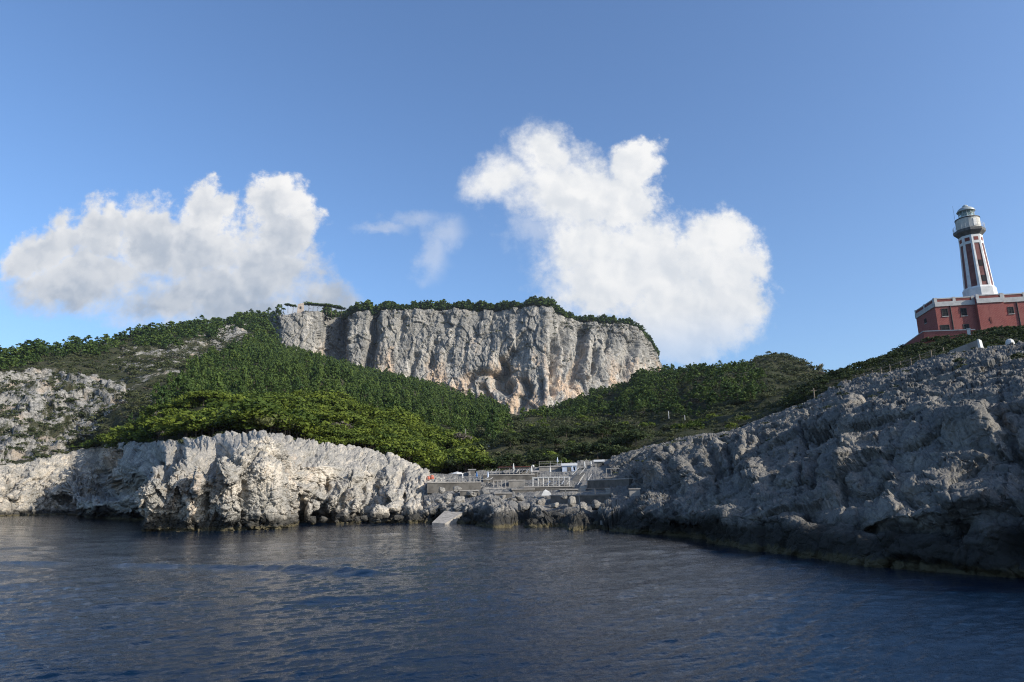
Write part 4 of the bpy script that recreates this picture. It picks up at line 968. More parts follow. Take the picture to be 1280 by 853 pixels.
# ------------------------------------------------------------------ the bathing terraces
def block(name, lab, cat, px0, px1, ptop, pbot, r, depth, mat, group=None, r1=None, slab=None):
    """terrace: front face between px0 and px1 at distance r..r1, flat top"""
    r1 = r1 or r; a, b = at(px0, ptop, r), at(px1, ptop, r1); zt = (a[2]+b[2])/2; zb = min(at(px0, pbot, r)[2], at(px1, pbot, r1)[2])
    A_, B_ = Vector((a[0], a[1])), Vector((b[0], b[1])); d = (B_-A_).normalized(); n_ = Vector((-d.y, d.x)); n_ = n_ if n_.dot(A_) > 0 else -n_
    root = empty(name, (a[0], a[1], zb), 0, lab, cat, group)
    def pr(p, q, o0, o1, z0, z1):
        c = [p+n_*o0, q+n_*o0, q+n_*o1, p+n_*o1]; return MB().prism([(v.x-A_.x, v.y-A_.y) for v in c], z0-zb, z1-zb)
    pr(A_, B_, 0, depth, zb-.6, zt-.18).build('retaining_wall', mat, root)
    pr(A_-d*.1, B_+d*.1, -.12, depth, zt-.177, zt).build('paving', slab or M_pconc, root)
    return root, A_, B_, d, n_, zt
def railing(lab, A_, B_, z, mat, h=1.05, sp=1.9, group=None, rails=2):
    L = (B_-A_).length; k = max(1, round(L/sp)); d = (B_-A_).normalized()
    root = empty('railing', (A_.x, A_.y, z), 0, lab, 'railing', group)
    for i in range(k+1): p = d*(L*i/k); MB().tube((p.x, p.y, -.05), (p.x, p.y, h), .05, .05, 6).build('post', mat, root)
    for j in range(rails): zz = h*(1-j/rails*.98)-.03; q = d*L; MB().tube((0, 0, zz), (q.x, q.y, zz), .035, .035, 6).build('rail', mat, root)
def frame(lab, px0, px1, pbase, ptop, r, depth, mat, n=4, roof=None, group=None):
    a, b = at(px0, pbase, r), at(px1, pbase, r); z = min(a[2], b[2]); h = at(px0, ptop, r)[2]-a[2]
    A_, B_ = Vector((a[0], a[1])), Vector((b[0], b[1])); d = (B_-A_).normalized(); n_ = Vector((-d.y, d.x)); n_ = n_ if n_.dot(A_) > 0 else -n_; L = (B_-A_).length
    root = empty('pergola', (a[0], a[1], z), 0, lab, 'pergola', group)
    for i in range(n):
        for o in (0, depth):
            p = d*(L*i/(n-1))+n_*o; MB().tube((p.x, p.y, -.3), (p.x, p.y, h), .075, .075, 6).build('post', mat, root)
    for o in (0, depth):
        p, q = n_*o, d*L+n_*o; MB().tube((p.x, p.y, h), (q.x, q.y, h), .07, .07, 6).build('beam', mat, root)
    if roof:
        c = [n_*-.3-d*.3, d*(L+.3)-n_*.3, d*(L+.3)+n_*(depth+.3), -d*.3+n_*(depth+.3)]; MB().prism([(v.x, v.y) for v in c], h+.08, h+.2).build('roof', roof, root)
    else:
        for i in range(n*2):
            p = d*(L*i/(n*2-1)); q = p+n_*depth; MB().tube((p.x, p.y, h+.1), (q.x, q.y, h+.1), .04, .04, 5).build('joist', mat, root)
_, A_, B_, d, n_, zt = block('terrace', 'long grey terrace wall above the rubble beside the pale rocks', 'terrace', 534, 601, 602.5, 612, 134, 8, M_dconc, 'terraces')
railing('thin railing along the long grey terrace beside the pale rocks', A_+n_*.3, B_+n_*.3, zt, M_rail, 1.0, 2.2)
def sunbed(px, py, r, rz, lab, mat=M_pole):
    b = at(px, py, r); o = empty('sunbed', b, rz, lab, 'sunbed', 'white sunbeds on the terraces')
    MB().box(-.95, .55, -.33, .33, .30, .40).build('mattress', mat, o)
    MB().add([(.55, -.33, .3), (1.1, -.33, .62), (1.1, .33, .62), (.55, .33, .3), (.55, -.33, .4), (1.05, -.33, .72), (1.05, .33, .72), (.55, .33, .4)], [(3, 2, 1, 0), (4, 5, 6, 7), (0, 1, 5, 4), (1, 2, 6, 5), (2, 3, 7, 6), (3, 0, 4, 7)]).build('backrest', mat, o)
    for x in (-.85, .5):
        for y in (-.28, .28): MB().tube((x, y, -.05), (x, y, .3), .03, .03, 5).build('leg', M_iron, o)
for i, (px, py, r, rz, lab) in enumerate([(546,601.8,137,.1,'white sunbed at the rock end of the long grey terrace'),(563,601.8,138,.0,'white sunbed in the middle of the long grey terrace'),(556,601.5,140,.2,'white sunbed set back on the long grey terrace'),(603,601.6,137,-.1,'white sunbed beside the blue folded parasol'),(609,601.6,138,.1,'white sunbed at the far end past the blue parasol')]): sunbed(px, py, r, rz, lab)
def parasol(px, py, r, h, lab, mat, group=None, open_=False):
    b = at(px, py, r); o = empty('parasol', b, 0, lab, 'parasol', group)
    MB().lathe([(.28, -.1), (.28, .06), (.06, .1)], 10).build('base', M_conc, o)
    MB().tube((0, 0, .05), (0, 0, h), .035, .03, 6).build('pole', M_pole, o)
    if open_: MB().lathe([(1.3, h-.5), (1.28, h-.42), (.75, h-.16), (.05, h)], 8).build('canopy', mat, o)
    else: MB().lathe([(.06, h*.42), (.20, h*.5), (.16, h*.7), (.10, h*.9), (.02, h+.08)], 8).build('canopy', mat, o)
parasol(571.5, 602, 138, 1.9, 'small open white parasol on the long grey terrace', M_pole, None, True)
parasol(578, 602.2, 136, 1.5, 'slim folded white parasol near the railing of the long terrace', M_pole)
parasol(596, 602.5, 136, 1.9, 'blue folded parasol on the long grey terrace', M_blue)
parasol(664.5, 597, 143, 2.3, 'folded white parasol beside the round white lamp', M_pole)
for i, (px, py) in enumerate([(535.5, 599.5), (540, 598.5)]):
    b = at(px, py, 138); o = MB().lathe([(.10, -.25), (.42, -.1), (.46, .25), (.30, .6), (.1, .68)], 10).build('orange_buoy', M_orange); o.location = b
    tag(o, ['larger orange buoy by the pale rocks at the terrace end', 'second orange buoy between terrace railing and pale rocks'][i], 'buoy')
block('terrace', 'middle grey terrace with pale front between rubble and pergola', 'terrace', 605, 632, 610.5, 618, 131, 6, M_pconc, 'terraces')
block('terrace', 'upper grey terrace wall with pale coping under the brown roofed shelter', 'terrace', 604, 668, 593, 606, 141, 6, M_dconc, 'terraces', None, M_pconc)
frame('shelter with a brown cloth roof on the upper terrace', 624, 662, 593, 584.5, 145, 4, M_rail, 4, M_brown)
frame('low pale pergola above the middle grey terrace', 617, 632, 609.5, 600.5, 135, 2.5, M_pconc, 4)
_, A_, B_, d, n_, zt = block('terrace', 'dark grey terrace carrying the white framed pergola', 'terrace', 655, 716, 608, 620, 130, 8, M_dconc, 'terraces')
railing('white railing on the dark terrace under the white pergola', A_+n_*.25, B_+n_*.25, zt, M_rail, 1.0, 1.6, None, 3)
frame('white framed pergola on the dark terrace', 666, 712, 608, 596.5, 131.5, 5, M_pole, 8)
_, A_, B_, d, n_, zt = block('terrace', 'higher terrace with white wall behind the white pergola', 'terrace', 672, 722, 596.5, 606, 139, 6, M_conc, 'terraces')
railing('white railing on the higher terrace behind the pergola', A_+n_*.25, B_+n_*.25, zt, M_rail, 1.0, 2.0)
def hut(px0, px1, pbase, peave, r, depth, wallm, roofm, lab, gable=.5):
    a, b = at(px0, pbase, r), at(px1, pbase, r); A_, B_ = Vector((a[0], a[1])), Vector((b[0], b[1])); L = (B_-A_).length; z = a[2]; h = at(px0, peave, r)[2]-z
    o = empty('beach_hut', (a[0], a[1], z), math.atan2(B_.y-A_.y, B_.x-A_.x), lab, 'hut')
    MB().box(0, L, 0, depth, -.6, h).build('wall', wallm, o)
    MB().add([(-.2, -.25, h+.003), (L+.2, -.25, h+.003), (L+.2, depth+.2, h+.003), (-.2, depth+.2, h+.003), (-.2, depth*.5, h+gable), (L+.2, depth*.5, h+gable)], [(3, 2, 1, 0), (0, 1, 5, 4), (2, 3, 4, 5), (1, 2, 5), (3, 0, 4)]).build('roof', roofm, o)
    dr = MB().box(L*.35, L*.35+.8, -.05, .0, -.1, min(1.9, h*.85)).build('door', M_dconc, o); MB().tube((L*.35+.68, -.09, .9), (L*.35+.68, -.09, 1.02), .03, .03, 5).build('handle', M_iron, dr)
    MB().box(L*.70, L*.70+.6, -.04, 0, h*.45, h*.8).build('window', M_pane, o)
hut(703, 721, 592.5, 582.5, 146, 4, M_ltblue, M_pole, 'pale blue and white hut in the middle of the terraces', .6)
hut(743.5, 755, 586, 577.5, 148, 3, M_conc, M_pole, 'small grey hut with a white roof at the edge of the scrub', .5)
hut(666, 673, 598, 590, 143, 2, M_pconc, M_pconc, 'tiny cream cabin beside the white pergola', .3)
_, A_, B_, d, n_, zt = block('terrace', 'topmost narrow deck at the foot of the scrub', 'terrace', 674, 702, 583, 590, 150, 4, M_conc, 'terraces')
railing('low railing on the topmost narrow deck', A_+n_*.2, B_+n_*.2, zt, M_rail, 1.1, 2.5)
b = at(666.5, 596, 146); o = empty('globe_lamp', b, 0, 'white globe lamp on a thin post above the terraces', 'lamp')
MB().tube((0, 0, -.5), (0, 0, at(666.5, 584.5, 146)[2]-b[2]), .05, .04, 6).build('post', M_iron, o); h = at(666.5, 583, 146)[2]-b[2]
MB().lathe([(.02, h-.32), (.22, h-.2), (.31, h), (.22, h+.22), (.02, h+.31)], 12).build('globe', M_pole, o, smooth=True)
# stairs and the lower quay
def stairs(px0, py0, r0, px1, py1, r1, wd, n, lab, mat):
    a, b = at(px0, py0, r0), at(px1, py1, r1); root = empty('stairs', a, math.atan2(b[1]-a[1], b[0]-a[0]), lab, 'stairs'); L = math.hypot(b[0]-a[0], b[1]-a[1]); H = b[2]-a[2]; m = MB()
    pts = [(0, -.8)]
    for i in range(n): pts += [(L*i/n, H*(i+1)/n), (L*(i+1)/n, H*(i+1)/n)]
    pts += [(L, -.8)]
    k = len(pts); m.add([(x, -wd/2, z) for x, z in pts]+[(x, wd/2, z) for x, z in pts], [tuple(range(k)), tuple(range(2*k-1, k-1, -1))]+[(i+k, (i+1) % k+k, (i+1) % k, i) for i in range(k)])
    m.build('flight', mat, root)
    for s in (-1, 1): MB().tube((0, s*wd/2, 1.), (L, s*wd/2, H+1.), .04, .04, 6).build('handrail', M_pole, root)
stairs(727, 613.5, 127, 735, 600, 133, 1.4, 12, 'pale concrete stairs climbing from the quay to the huts', M_pconc)
stairs(720, 600, 135, 728, 591, 141, 1.4, 9, 'upper flight of stairs below the pale blue hut', M_conc)
_, A_, B_, d, n_, zt = block('quay', 'long dark concrete quay above the shaded boulders', 'quay', 688, 762, 618.5, 626, 119, 9, M_dconc, None, 113, M_conc)
railing('thin railing along the long dark quay', A_+n_*.3, B_+n_*.3, zt, M_conc, 1.0, 3.)
block('terrace', 'dark retaining wall behind the long quay', 'terrace', 734, 786, 599, 616, 128, 5, M_dconc, 'terraces', 119)
block('terrace', 'pale stone step on the dark quay wall', 'terrace', 757, 774, 610, 615.5, 120, 3, M_pconc, 'terraces', 117)
block('concrete_block', 'cubic pale concrete block at the end of the quay', 'block', 786.5, 800, 610.5, 617, 107, 2.5, M_pconc)
block('quay', 'pale concrete slab path at the foot of the grey slope', 'quay', 801, 822, 618.5, 624, 100, 4, M_pconc, None, 94)
block('terrace', 'pale low slab in the middle of the dark quay', 'terrace', 748, 762, 616.2, 619, 117, 2, M_pconc, 'terraces', 115)
b = at(683, 617.5, 122); o = MB().add([(-.9, -.6, -.3), (.9, -.6, -.3), (.9, .6, -.3), (-.9, .6, -.3), (-.5, -.4, .45), (.6, -.4, .3), (.6, .4, .25), (-.5, .4, .5), (-.1, 0, .75)], [(3, 2, 1, 0), (0, 1, 5, 4), (1, 2, 6, 5), (2, 3, 7, 6), (3, 0, 4, 7), (4, 5, 8), (5, 6, 8), (6, 7, 8), (7, 4, 8)]).build('covered_boat', M_pole); o.location = b; tag(o, 'small boat under a white cover on the quay below the pergola', 'boat')
# more of the clutter that fills the terraces
def deckchair(px, py, r, rz, lab, grp, mat):
    b = at(px, py, r); o = empty('deckchair', b, rz, lab, 'deckchair', grp)
    MB().add([(-.5, -.3, .22), (.15, -.3, .3), (.15, .3, .3), (-.5, .3, .22), (-.5, -.3, .26), (.15, -.3, .34), (.15, .3, .34), (-.5, .3, .26)], [(3, 2, 1, 0), (4, 5, 6, 7), (0, 1, 5, 4), (1, 2, 6, 5), (2, 3, 7, 6), (3, 0, 4, 7)]).build('seat', mat, o)
    MB().add([(.15, -.3, .3), (.62, -.3, .98), (.62, .3, .98), (.15, .3, .3), (.12, -.3, .34), (.57, -.3, 1.0), (.57, .3, 1.0), (.12, .3, .34)], [(3, 2, 1, 0), (4, 5, 6, 7), (0, 1, 5, 4), (1, 2, 6, 5), (2, 3, 7, 6), (3, 0, 4, 7)]).build('backrest', mat, o)
    for x, z in ((-.45, .23), (.35, .6)):
        for y in (-.28, .28): MB().tube((x, y, -.1), (x*.8, y, z), .025, .025, 5).build('leg', M_rail, o)
for i, (px, py, r) in enumerate([(612,593,143),(618,592.6,143),(645,593,143.5),(651,593,143),(657,593,144),(640,592.7,143.5)]):
    deckchair(px, py, r, .3*math.sin(i*2.1), 'pale deckchair in the row on the upper terrace before the brown-roofed shelter', 'deckchairs on the upper terrace', M_pole)
for i, (px, py, r) in enumerate([(676,608,133),(684,608,134),(692,608,133.5),(701,608,134),(708,608,133)]):
    deckchair(px, py, r, .5*math.sin(i*1.3), 'canvas deckchair in the shade of the white framed pergola', 'deckchairs under the white pergola', M_ltblue if i % 2 else M_pole)
for i, (px, py, r, h) in enumerate([(610,603,138,2.1),(642,593,144,2.2),(688,596.5,141,2.0),(697,583,151,1.9),(731,590,145,2.1),(739,588,147,1.9),(716,596,141,2.1)]):
    parasol(px, py, r, h, 'folded pale parasol standing among the terraces and huts', M_pole if i % 3 else M_ltblue, 'folded parasols among the terraces')
for k, (p0, p1, yt, yb, r, dp, lab, mt) in enumerate([
    (636,656,600,607,136,3,'short stained wall between the upper terrace and the pergola deck', M_conc),
    (640,668,611,618,128,3,'low stained wall below the end of the pergola deck', M_dconc),
    (722,742,594,600,142,3,'little pale terrace under the pale blue hut', M_pconc),
    (738,762,588.5,595,144,3,'grey terrace under the small grey hut', M_conc),
    (756,778,596,603,133,3,'stepped grey wall against the rocks beside the dark retaining wall', M_conc),
    (618,640,616,622,123,2.5,'low broken concrete shelf among the boulders under the middle terrace', M_dconc),
    (575,598,613,618,127,2.5,'rough grey step under the long terrace', M_dconc),
    (700,722,611.5,617,126,2.5,'dark step between pergola deck and long quay', M_dconc)]):
    block('terrace', lab, 'terrace', p0, p1, yt, yb, r, dp, mt, 'terraces')
frame('small bare pergola beside the grey hut', 726, 741, 590, 581, 145, 2.5, M_rail, 3)
frame('bare post frame at the foot of the grey slope beyond the huts', 758, 776, 595, 586, 136, 2.5, M_rail, 4)
frame('low post frame over the end of the long grey terrace', 586, 600, 602.5, 594, 136.5, 2.5, M_rail, 3)
hut(724, 733, 592, 585, 147, 2.2, M_pconc, M_conc, 'tiny stone cabin between the pale blue hut and the grey hut', .4)
hut(586, 594, 594.5, 588, 150, 2.2, M_stone, M_conc, 'low stone cabin half hidden behind the long terrace', .3)
# boat ramp and landing step at the water
def wedge(name, lab, cat, pts_top, th, mat, side=None):
    v = [Vector(at(*p)) for p in pts_top]; c0 = v[0].copy(); root = empty(name, c0, 0, lab, cat)
    n = len(v); MB().add([q-c0 for q in v]+[q-c0-Vector((0, 0, th)) for q in v], [tuple(range(n)), tuple(range(2*n-1, n-1, -1))]+[(i, i+n, (i+1) % n+n, (i+1) % n) for i in range(n)]).build('slab', mat, root); return root, c0
wedge('boat_ramp', 'pale concrete boat ramp sloping into the water beside the white rocks', 'ramp', [(540, 653.5, 111), (556, 654.5, 110), (586, 636, 117.5), (557, 637.5, 118)], 1.6, M_stone)
rt, c0 = wedge('landing', 'concrete landing platform with a rusty yellow side at the waterline', 'landing', [(750, 651, 90), (775, 651.5, 89), (781, 649.5, 93), (754, 648.5, 95)], .5, M_pconc)
q = [Vector(at(*p))-c0 for p in [(766, 666, 87.5), (772, 664, 88.5), (781, 651.6, 89.6), (775, 651.8, 89)]]
MB().add([p for p in q]+[p+Vector((.3, 1.5, 0)) for p in q], [(0, 1, 2, 3), (7, 6, 5, 4), (0, 4, 5, 1), (1, 5, 6, 2), (2, 6, 7, 3), (3, 7, 4, 0)]).build('side_wall', plain('rusty concrete', (.42, .28, .10), .9, .25, 1.2, .03), rt)

# ------------------------------------------------------------------ boulders along the water
import bmesh
def boulder_mesh(seed, mat):
    bm = bmesh.new(); bmesh.ops.create_icosphere(bm, subdivisions=4, radius=1.)
    V = np.array([v.co for v in bm.verts]); rng = np.random.default_rng(seed)
    off = rng.uniform(-50, 50, 3); ax = rng.uniform(.75, 1.2, 3)
    for k in range(9):
        nn = rng.normal(size=3); nn /= np.linalg.norm(nn); h = rng.uniform(.55, .85); dt = V @ nn; V = V-np.maximum(dt-h, 0)[:, None]*nn*.9
    q = V*1.6+off; dsp = .16*fbm(q, 4, seed)+.10*ridged(q*2.1, 3, seed+2)
    f1, f2, c1 = worley(q*1.3, seed+5); dsp += .14*(c1-.5)-.10*sstep(.12, 0, f2-f1)
    V = V*(1+dsp)[:, None]*ax
    for v, c in zip(bm.verts, V): v.co = c
    me = bpy.data.meshes.new('boulder'); bm.to_mesh(me); bm.free(); me.materials.append(mat)
    me.polygons.foreach_set('use_smooth', [True]*len(me.polygons)); me.update(); return me
BM = [boulder_mesh(900+i, M_shore) for i in range(5)]; BM2 = [boulder_mesh(920+i, M_lidorock) for i in range(5)]
def boulder(px, py, r, w_, h_, lab, grp, k, pale):
    b = at(px, py, r); s = r/1000.; o = link('boulder', (BM if pale else BM2)[k % 5]); o.location = b
    o.scale = (w_*s*.5*1.08, w_*s*.5, h_*s*.5*1.08); o.rotation_euler = (.2*math.sin(k*3.1), .2*math.cos(k*1.7), k*1.9); tag(o, lab, 'boulder', grp)
gp, gd = 'boulders at the foot of the pale rocks', 'boulders in front of the terraces'
for k, (px, py, r, w_, h_) in enumerate([(386,640,122,13,26),(393,632,125,15,22),(390,650,118,12,12),(404,650,119,10,9),(430,646,118,22,18),(446,650,117,12,9),(437,651,116,9,6),(475,640,119,26,22),(490,636,121,20,18),(497,648,118,18,12),(512,640,121,18,16),(470,652,116,14,8),(455,648,117,11,9),(523,648,120,16,12),(532,641,121,14,12),(420,652,117,8,5)]):
    boulder(px, py, r, w_, h_, ['pale rounded boulder at the waterline below the white coastal rocks', 'tall split pale boulder leaning in the gully of the white rocks'][k < 2], [gp, 'tall boulders in the gully'][k < 2], k, True)
for k, (px, py, r, w_, h_) in enumerate([(560,622,124,13,10),(575,626,121,16,12),(590,618,126,15,11),(604,628,119,22,18),(618,640,113,24,20),(630,652,109,20,12),(598,648,112,18,14),(642,648,110,14,14),(655,634,113,18,14),(668,642,108,22,20),(684,650,105,18,14),(676,657,103,16,8),(700,646,103,20,16),(716,658,98,14,9),(640,625,120,16,11),(571,612,128,12,8),(552,613,128,10,8),(612,658,109,12,5),(735,650,97,18,14),(694,632,110,14,12),(728,634,108,16,12),(715,628,112,13,16),(664,658,104,14,6),(655,658,104,8,4),(548,625,124,12,10),(540,640,119,10,9),(584,640,116,16,14),(566,632,120,12,9),(606,616,126,14,10),(628,622,122,14,10),(650,622,120,13,9),(634,636,116,15,12),(610,638,116,14,11),(676,628,116,14,11),(704,622,114,12,9),(745,632,106,16,12),(752,640,102,15,12),(690,660,100,10,5),(730,660,96,12,6),(742,658,95,12,8),(768,632,104,15,11),(585,652,110,12,8)]):
    boulder(px, py, r, w_, h_, 'rough grey boulder in the dark pile below the bathing terraces', gd, k, False)
print('things', time.time()-T0)
# ------------------------------------------------------------------ sea
def sea():
    az_in = np.radians(np.linspace(-43, 43, 760)); az_out = np.radians(np.concatenate([np.linspace(-180, -44, 40), np.linspace(44, 180, 40)]))
    az = np.sort(np.concatenate([az_in, az_out]))
    y = np.concatenate([np.geomspace(3, 12, 40)[:-1], 4*F/np.linspace(4*F/12., 4*F/170., 520), np.geomspace(175, 12000, 40)])
    R_, A_ = np.meshgrid(y, az, indexing='ij')
    X = R_*np.sin(A_); Y = R_*np.cos(A_); Z = np.zeros_like(X)
    cell = np.gradient(y)[:, None]
    rng = np.random.default_rng(12)
    fade = sstep(420, 160, R_)*(np.abs(A_) < math.radians(44))
    q = np.stack([X, Y, X*0], -1)
    gust = .75+.55*fbm(q/np.array([26., 14., 1]), 3, 201)
    for lam in (9., 6., 4.2, 3., 2.2, 1.6, 1.2, .9, .68, .52, .40, .31):
        for rep in range(4):
            th = math.radians(rng.normal(118, 34)); k = 2*math.pi/(lam*rng.uniform(.85, 1.15))
            ph = rng.uniform(0, 6.28); amp = .0082*lam**.62*(.55 if lam > 1.5 else 1.)*rng.uniform(.6, 1.2)
            wob = 1.2*fbm(q/(lam*5), 2, 300+rep)
            w = np.clip((lam/np.maximum(cell, .02)-1.8)/2., 0, 1)
            s = np.sin(k*(X*math.cos(th)+Y*math.sin(th))+ph+wob)
            Z += amp*w*gust*(s-.25*np.cos(2*(k*(X*math.cos(th)+Y*math.sin(th))+ph+wob)))
    # the old wake that crosses the cove
    wk = [wat(px, py) for px, py in [(-200,703),(0,703.5),(90,704),(160,707),(260,709),(330,710),(400,713),(470,716),(560,717)]]
    dmin = np.full(X.shape, 1e9); side = np.zeros(X.shape); along = np.zeros(X.shape); acc = 0
    for a, b in zip(wk[:-1], wk[1:]):
        dx, dy = b[0]-a[0], b[1]-a[1]; L = math.hypot(dx, dy)
        t = np.clip(((X-a[0])*dx+(Y-a[1])*dy)/L**2, 0, 1); d = np.hypot(X-a[0]-t*dx, Y-a[1]-t*dy)
        s = np.sign((Y-a[1])*dx-(X-a[0])*dy); m = d < dmin
        dmin = np.where(m, d, dmin); side = np.where(m, s, side); along = np.where(m, acc+t*L, along); acc += L
    sd = dmin*side
    mod = np.clip(.62+.9*perlin(np.stack([along/6.5, along*0+.5, along*0], -1), 55), 0, 1.)
    Z += .30*mod*np.exp(-(sd/.62)**2)-.07*mod*np.exp(-((sd+1.)/.8)**2)
    Z *= fade
    me_o = grid_obj('sea', np.stack([X, Y, Z], -1)[:, :, :], None)
    return me_o
def sea_mat():
    m, t, b = new_mat('sea water')
    P = t.n('ShaderNodeNewGeometry').outputs['Position']
    b.inputs['Base Color'].default_value = (.0010, .0090, .025, 1)
    b.inputs['Roughness'].default_value = .03; b.inputs['IOR'].default_value = 1.33
    b.inputs['Specular IOR Level'].default_value = .28
    q = t.scalevec(P, (.7, 1.3, 1))
    h = t.m('ADD', t.m('MULTIPLY', t.noise(q, 1.9, 6, .68, .5), .7), t.m('MULTIPLY', t.noise(q, 6.5, 5, .68, .4), .30))
    bump(t, b, h, .55, .10)
    return m
M_sea = sea_mat()
_old = grid_obj
def grid_obj(name, P, mat, attrs=None):
    return _old(name, P, mat or M_sea, attrs)
so = sea(); so['kind'] = 'structure'
print('sea', time.time()-T0)

# ------------------------------------------------------------------ sun, sky, clouds
SUN_AZ, SUN_EL = math.radians(118), math.radians(28)
sd = Vector((math.sin(SUN_AZ)*math.cos(SUN_EL), math.cos(SUN_AZ)*math.cos(SUN_EL), math.sin(SUN_EL)))
sl = bpy.data.lights.new('sun', 'SUN'); sl.energy = 4.6; sl.angle = math.radians(.5); sl.color = (1, .93, .82)
so_ = bpy.data.objects.new('sun', sl); COL.objects.link(so_); so_.location = (300, -100, 300)
so_.rotation_euler = (-sd).to_track_quat('-Z', 'Y').to_euler()

w = bpy.data.worlds.new('World'); scene.world = w; w.use_nodes = True
t = NT(w.node_tree); bg = w.node_tree.nodes['Background']; outw = w.node_tree.nodes['World Output']
sky = t.n('ShaderNodeTexSky', sky_type='NISHITA'); sky.sun_disc = False
sky.sun_elevation = SUN_EL; sky.sun_rotation = SUN_AZ; sky.air_density = 1.0; sky.dust_density = 1.6; sky.ozone_density = 4.; sky.altitude = 0
t.set(bg.inputs['Color'], t.mix(1., sky.outputs[0], (.90, 1.0, 1.10), 'MULTIPLY')); bg.inputs['Strength'].default_value = .152
D = t.n('ShaderNodeTexCoord').outputs['Generated']
sp = t.n('ShaderNodeSeparateXYZ'); t.set(sp.inputs[0], D)
yy = t.m('MAXIMUM', sp.outputs[1], .05)
cb_ = t.n('ShaderNodeCombineXYZ'); t.set(cb_.inputs[0], t.m('DIVIDE', sp.outputs[0], yy)); t.set(cb_.inputs[1], t.m('DIVIDE', sp.outputs[2], yy)); cb_.inputs[2].default_value = .37
UV = cb_.outputs[0]
def uv(px, py):
    d = ray(px, py); return d[0]/d[1], d[2]/d[1]
wl_ = t.vm('MULTIPLY', t.vm('SUBTRACT', t.noise(UV, 7., 3, .5, out='Color'), (.5, .5, .5)), (.11, .09, 0))
ws_ = t.vm('MULTIPLY', t.vm('SUBTRACT', t.noise(UV, 24., 8, .62, out='Color'), (.5, .5, .5)), (.062, .062, 0))
WUV = t.vm('ADD', UV, t.vm('ADD', wl_, ws_))
def blobs(lst, vec):
    s = t.n('ShaderNodeSeparateXYZ'); t.set(s.inputs[0], vec); acc = None
    for px, py, rx, ry in lst:
        u0, v0 = uv(px, py); ru = (uv(px+rx, py)[0]-uv(px-rx, py)[0])/2; rv = (uv(px, py-ry)[1]-uv(px, py+ry)[1])/2
        a = t.m('DIVIDE', t.m('SUBTRACT', s.outputs[0], u0), ru); b = t.m('DIVIDE', t.m('SUBTRACT', s.outputs[1], v0), rv)
        f = t.m('SUBTRACT', 1, t.m('SQRT', t.m('ADD', t.m('MULTIPLY', a, a), t.m('MULTIPLY', b, b))))
        acc = f if acc is None else t.m('SMOOTH_MAX', acc, f, .12)
    return acc
CL = [(348,258,44,44),(355,300,52,60),(268,262,44,36),(250,310,80,70),(190,300,70,60),(120,290,50,50),(60,305,55,48),(30,320,40,40),(110,345,110,45),(330,345,105,62),(395,385,56,52),(250,370,165,60),(90,360,110,50),(415,380,52,46),(300,390,150,50)]
CR = [(680,195,62,52),(630,225,58,48),(700,240,100,78),(785,206,46,34),(770,248,58,52),(728,308,92,66),(800,330,105,74),(890,318,68,60),(910,350,64,68),(860,385,108,70),(760,350,104,62),(840,425,84,50)]
CW = [(520,275,52,20),(562,295,42,26),(545,318,30,46),(475,290,52,14),(445,378,18,16),(660,300,40,40)]
fl, fr_, fw = blobs(CL, WUV), blobs(CR, WUV), blobs(CW, WUV)
def billow(vec):
    """rounded puffs of three sizes, 0..1"""
    v1, v2, v3 = t.vor(vec, 13.), t.vor(vec, 29.), t.vor(vec, 62.)
    return t.m('SUBTRACT', 1.15, t.m('ADD', t.m('MULTIPLY', v1, .75), t.m('ADD', t.m('MULTIPLY', v2, .50), t.m('MULTIPLY', v3, .28))))
BUV = t.vm('ADD', UV, t.vm('MULTIPLY', t.vm('SUBTRACT', t.noise(UV, 30., 4, .6, out='Color'), (.5, .5, .5)), (.035, .035, 0)))
bil = billow(BUV); puff = t.noise(UV, 55., 6, .65); puff2 = t.noise(UV, 12., 6, .6)
edge = t.m('ADD', t.m('MULTIPLY', t.m('SUBTRACT', bil, .5), .17), t.m('MULTIPLY', t.m('SUBTRACT', puff, .5), .62))
SV = t.n('ShaderNodeSeparateXYZ'); t.set(SV.inputs[0], UV)
# crisp tops, ragged soft undersides
softl = t.m('SUBTRACT', .74, t.m('MULTIPLY', t.ramp(SV.outputs[1], uv(200, 400)[1], uv(200, 270)[1]), .38))
softr = t.m('SUBTRACT', .80, t.m('MULTIPLY', t.ramp(SV.outputs[0], uv(600, 300)[0], uv(830, 300)[0]), .36))
al = t.m('DIVIDE', t.m('ADD', fl, edge), softl, clamp=True); al = t.ramp(al, 0, 1)
ar = t.m('DIVIDE', t.m('ADD', fr_, edge), softr, clamp=True); ar = t.ramp(ar, 0, 1)
aw = t.m('MULTIPLY', t.ramp(t.m('ADD', fw, t.m('MULTIPLY', t.m('SUBTRACT', puff2, .5), 1.7)), .02, .95), .38)
# billow relief: noise against the same noise a step towards the sun
off = t.vm('ADD', WUV, (.024, .018, 0))
rel = t.m('ADD', t.m('SUBTRACT', t.noise(WUV, 6.5, 4, .5), t.noise(off, 6.5, 4, .5)), t.m('MULTIPLY', t.m('SUBTRACT', bil, billow(t.vm('ADD', BUV, (.010, .009, 0)))), .22))
relief = t.ramp(t.m('MULTIPLY', rel, 1.), -.20, .17)
vlow, vhigh = uv(240, 410)[1], uv(240, 255)[1]
hgt = t.ramp(SV.outputs[1], vlow, vhigh, False)
litl = t.m('ADD', t.m('MULTIPLY', relief, .50), t.m('MULTIPLY', hgt, .48), clamp=True)
litl = t.m('SUBTRACT', litl, t.m('MULTIPLY', t.ramp(fl, .30, .75), .22), clamp=True)
coll = t.mix(litl, (.44, .51, .62), (1.04, 1.03, 1.02))
vl2 = uv(760, 440)[1]; vh2 = uv(760, 200)[1]
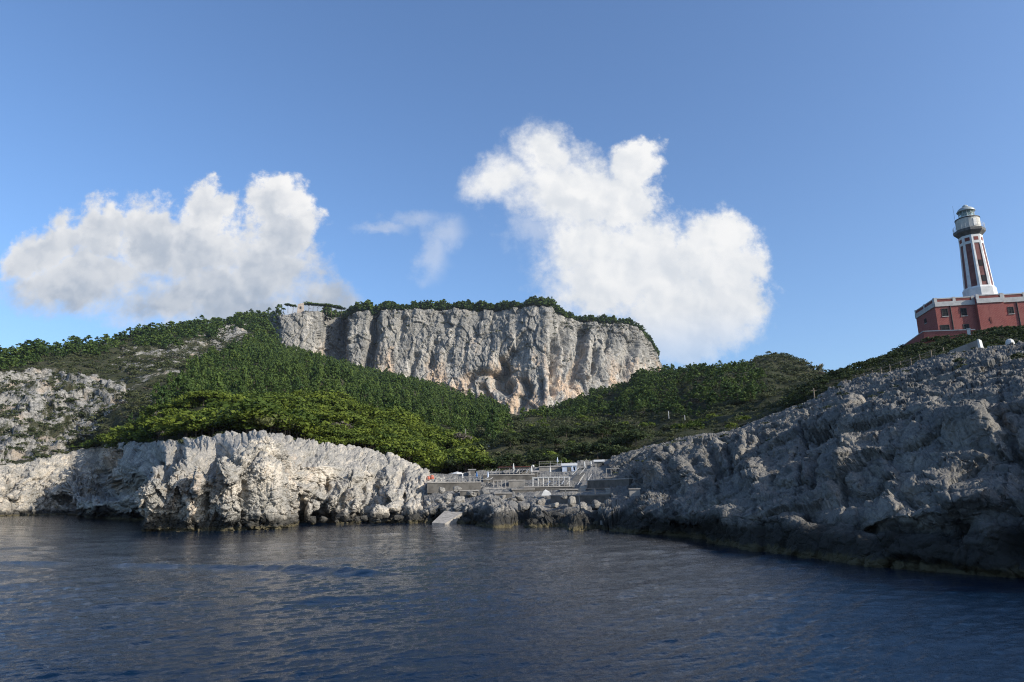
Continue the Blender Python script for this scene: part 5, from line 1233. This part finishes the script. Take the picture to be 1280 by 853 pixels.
litr = t.m('ADD', t.m('MULTIPLY', relief, .55), t.m('ADD', .34, t.m('MULTIPLY', t.ramp(SV.outputs[1], vl2, vh2, False), .18)), clamp=True)
colr = t.mix(litr, (.56, .63, .73), (1.0, 1.0, 1.0))
inR = t.ramp(SV.outputs[0], uv(480, 300)[0], uv(560, 300)[0])
colc = t.mix(inR, coll, colr)
fadeb = t.ramp(SV.outputs[1], uv(200, 450)[1], uv(200, 385)[1])
al = t.m('MULTIPLY', al, t.m('ADD', .62, t.m('MULTIPLY', fadeb, .38)))
fadec = t.ramp(SV.outputs[1], uv(800, 470)[1], uv(800, 380)[1])
ar = t.m('MULTIPLY', ar, t.m('ADD', .40, t.m('MULTIPLY', fadec, .60)))
alpha = t.m('MAXIMUM', t.m('MAXIMUM', al, ar), aw)
alpha = t.m('MULTIPLY', alpha, t.ramp(sp.outputs[1], .1, .3))
bg2 = t.n('ShaderNodeBackground'); t.set(bg2.inputs['Color'], colc); bg2.inputs['Strength'].default_value = .74
mxw = t.n('ShaderNodeMixShader'); t.set(mxw.inputs[0], alpha)
w.node_tree.links.new(bg.outputs[0], mxw.inputs[1]); w.node_tree.links.new(bg2.outputs[0], mxw.inputs[2]); w.node_tree.links.new(mxw.outputs[0], outw.inputs['Surface'])

# ------------------------------------------------------------------ air
HAZE = 0.00004
def haze():
    x0, x1, y0, y1, z0, z1 = -1500, 1500, -300, 2000, -60, 420
    o = MB().box(x0, x1, y0, y1, z0, z1).build('haze', [])
    m = bpy.data.materials.new('haze'); m.use_nodes = True; nt = m.node_tree
    for nd in list(nt.nodes):
        if nd.type == 'BSDF_PRINCIPLED': nt.nodes.remove(nd)
    v = nt.nodes.new('ShaderNodeVolumePrincipled'); v.inputs['Color'].default_value = (.80, .88, 1, 1); v.inputs['Density'].default_value = HAZE; v.inputs['Anisotropy'].default_value = .3
    nt.links.new(v.outputs[0], nt.nodes['Material Output'].inputs['Volume'])
    o.data.materials.append(m); o['kind'] = 'stuff'; o['label'] = 'thin blue air between the boat and the far cliff'; o['category'] = 'haze'
if HAZE: haze()

# ------------------------------------------------------------------ render settings
scene.render.engine = 'CYCLES'
scene.view_settings.view_transform = 'Standard'; scene.view_settings.look = 'None'
scene.view_settings.exposure = .35; scene.view_settings.gamma = 1
c = scene.cycles
c.use_denoising = True
c.max_bounces = 6; c.diffuse_bounces = 3; c.glossy_bounces = 3; c.transmission_bounces = 3; c.transparent_max_bounces = 4; c.volume_bounces = 0
c.use_adaptive_sampling = False
c.filter_width = 1.1
c.denoising_prefilter = 'NONE'
c.sample_clamp_indirect = 6
print('done', time.time()-T0)
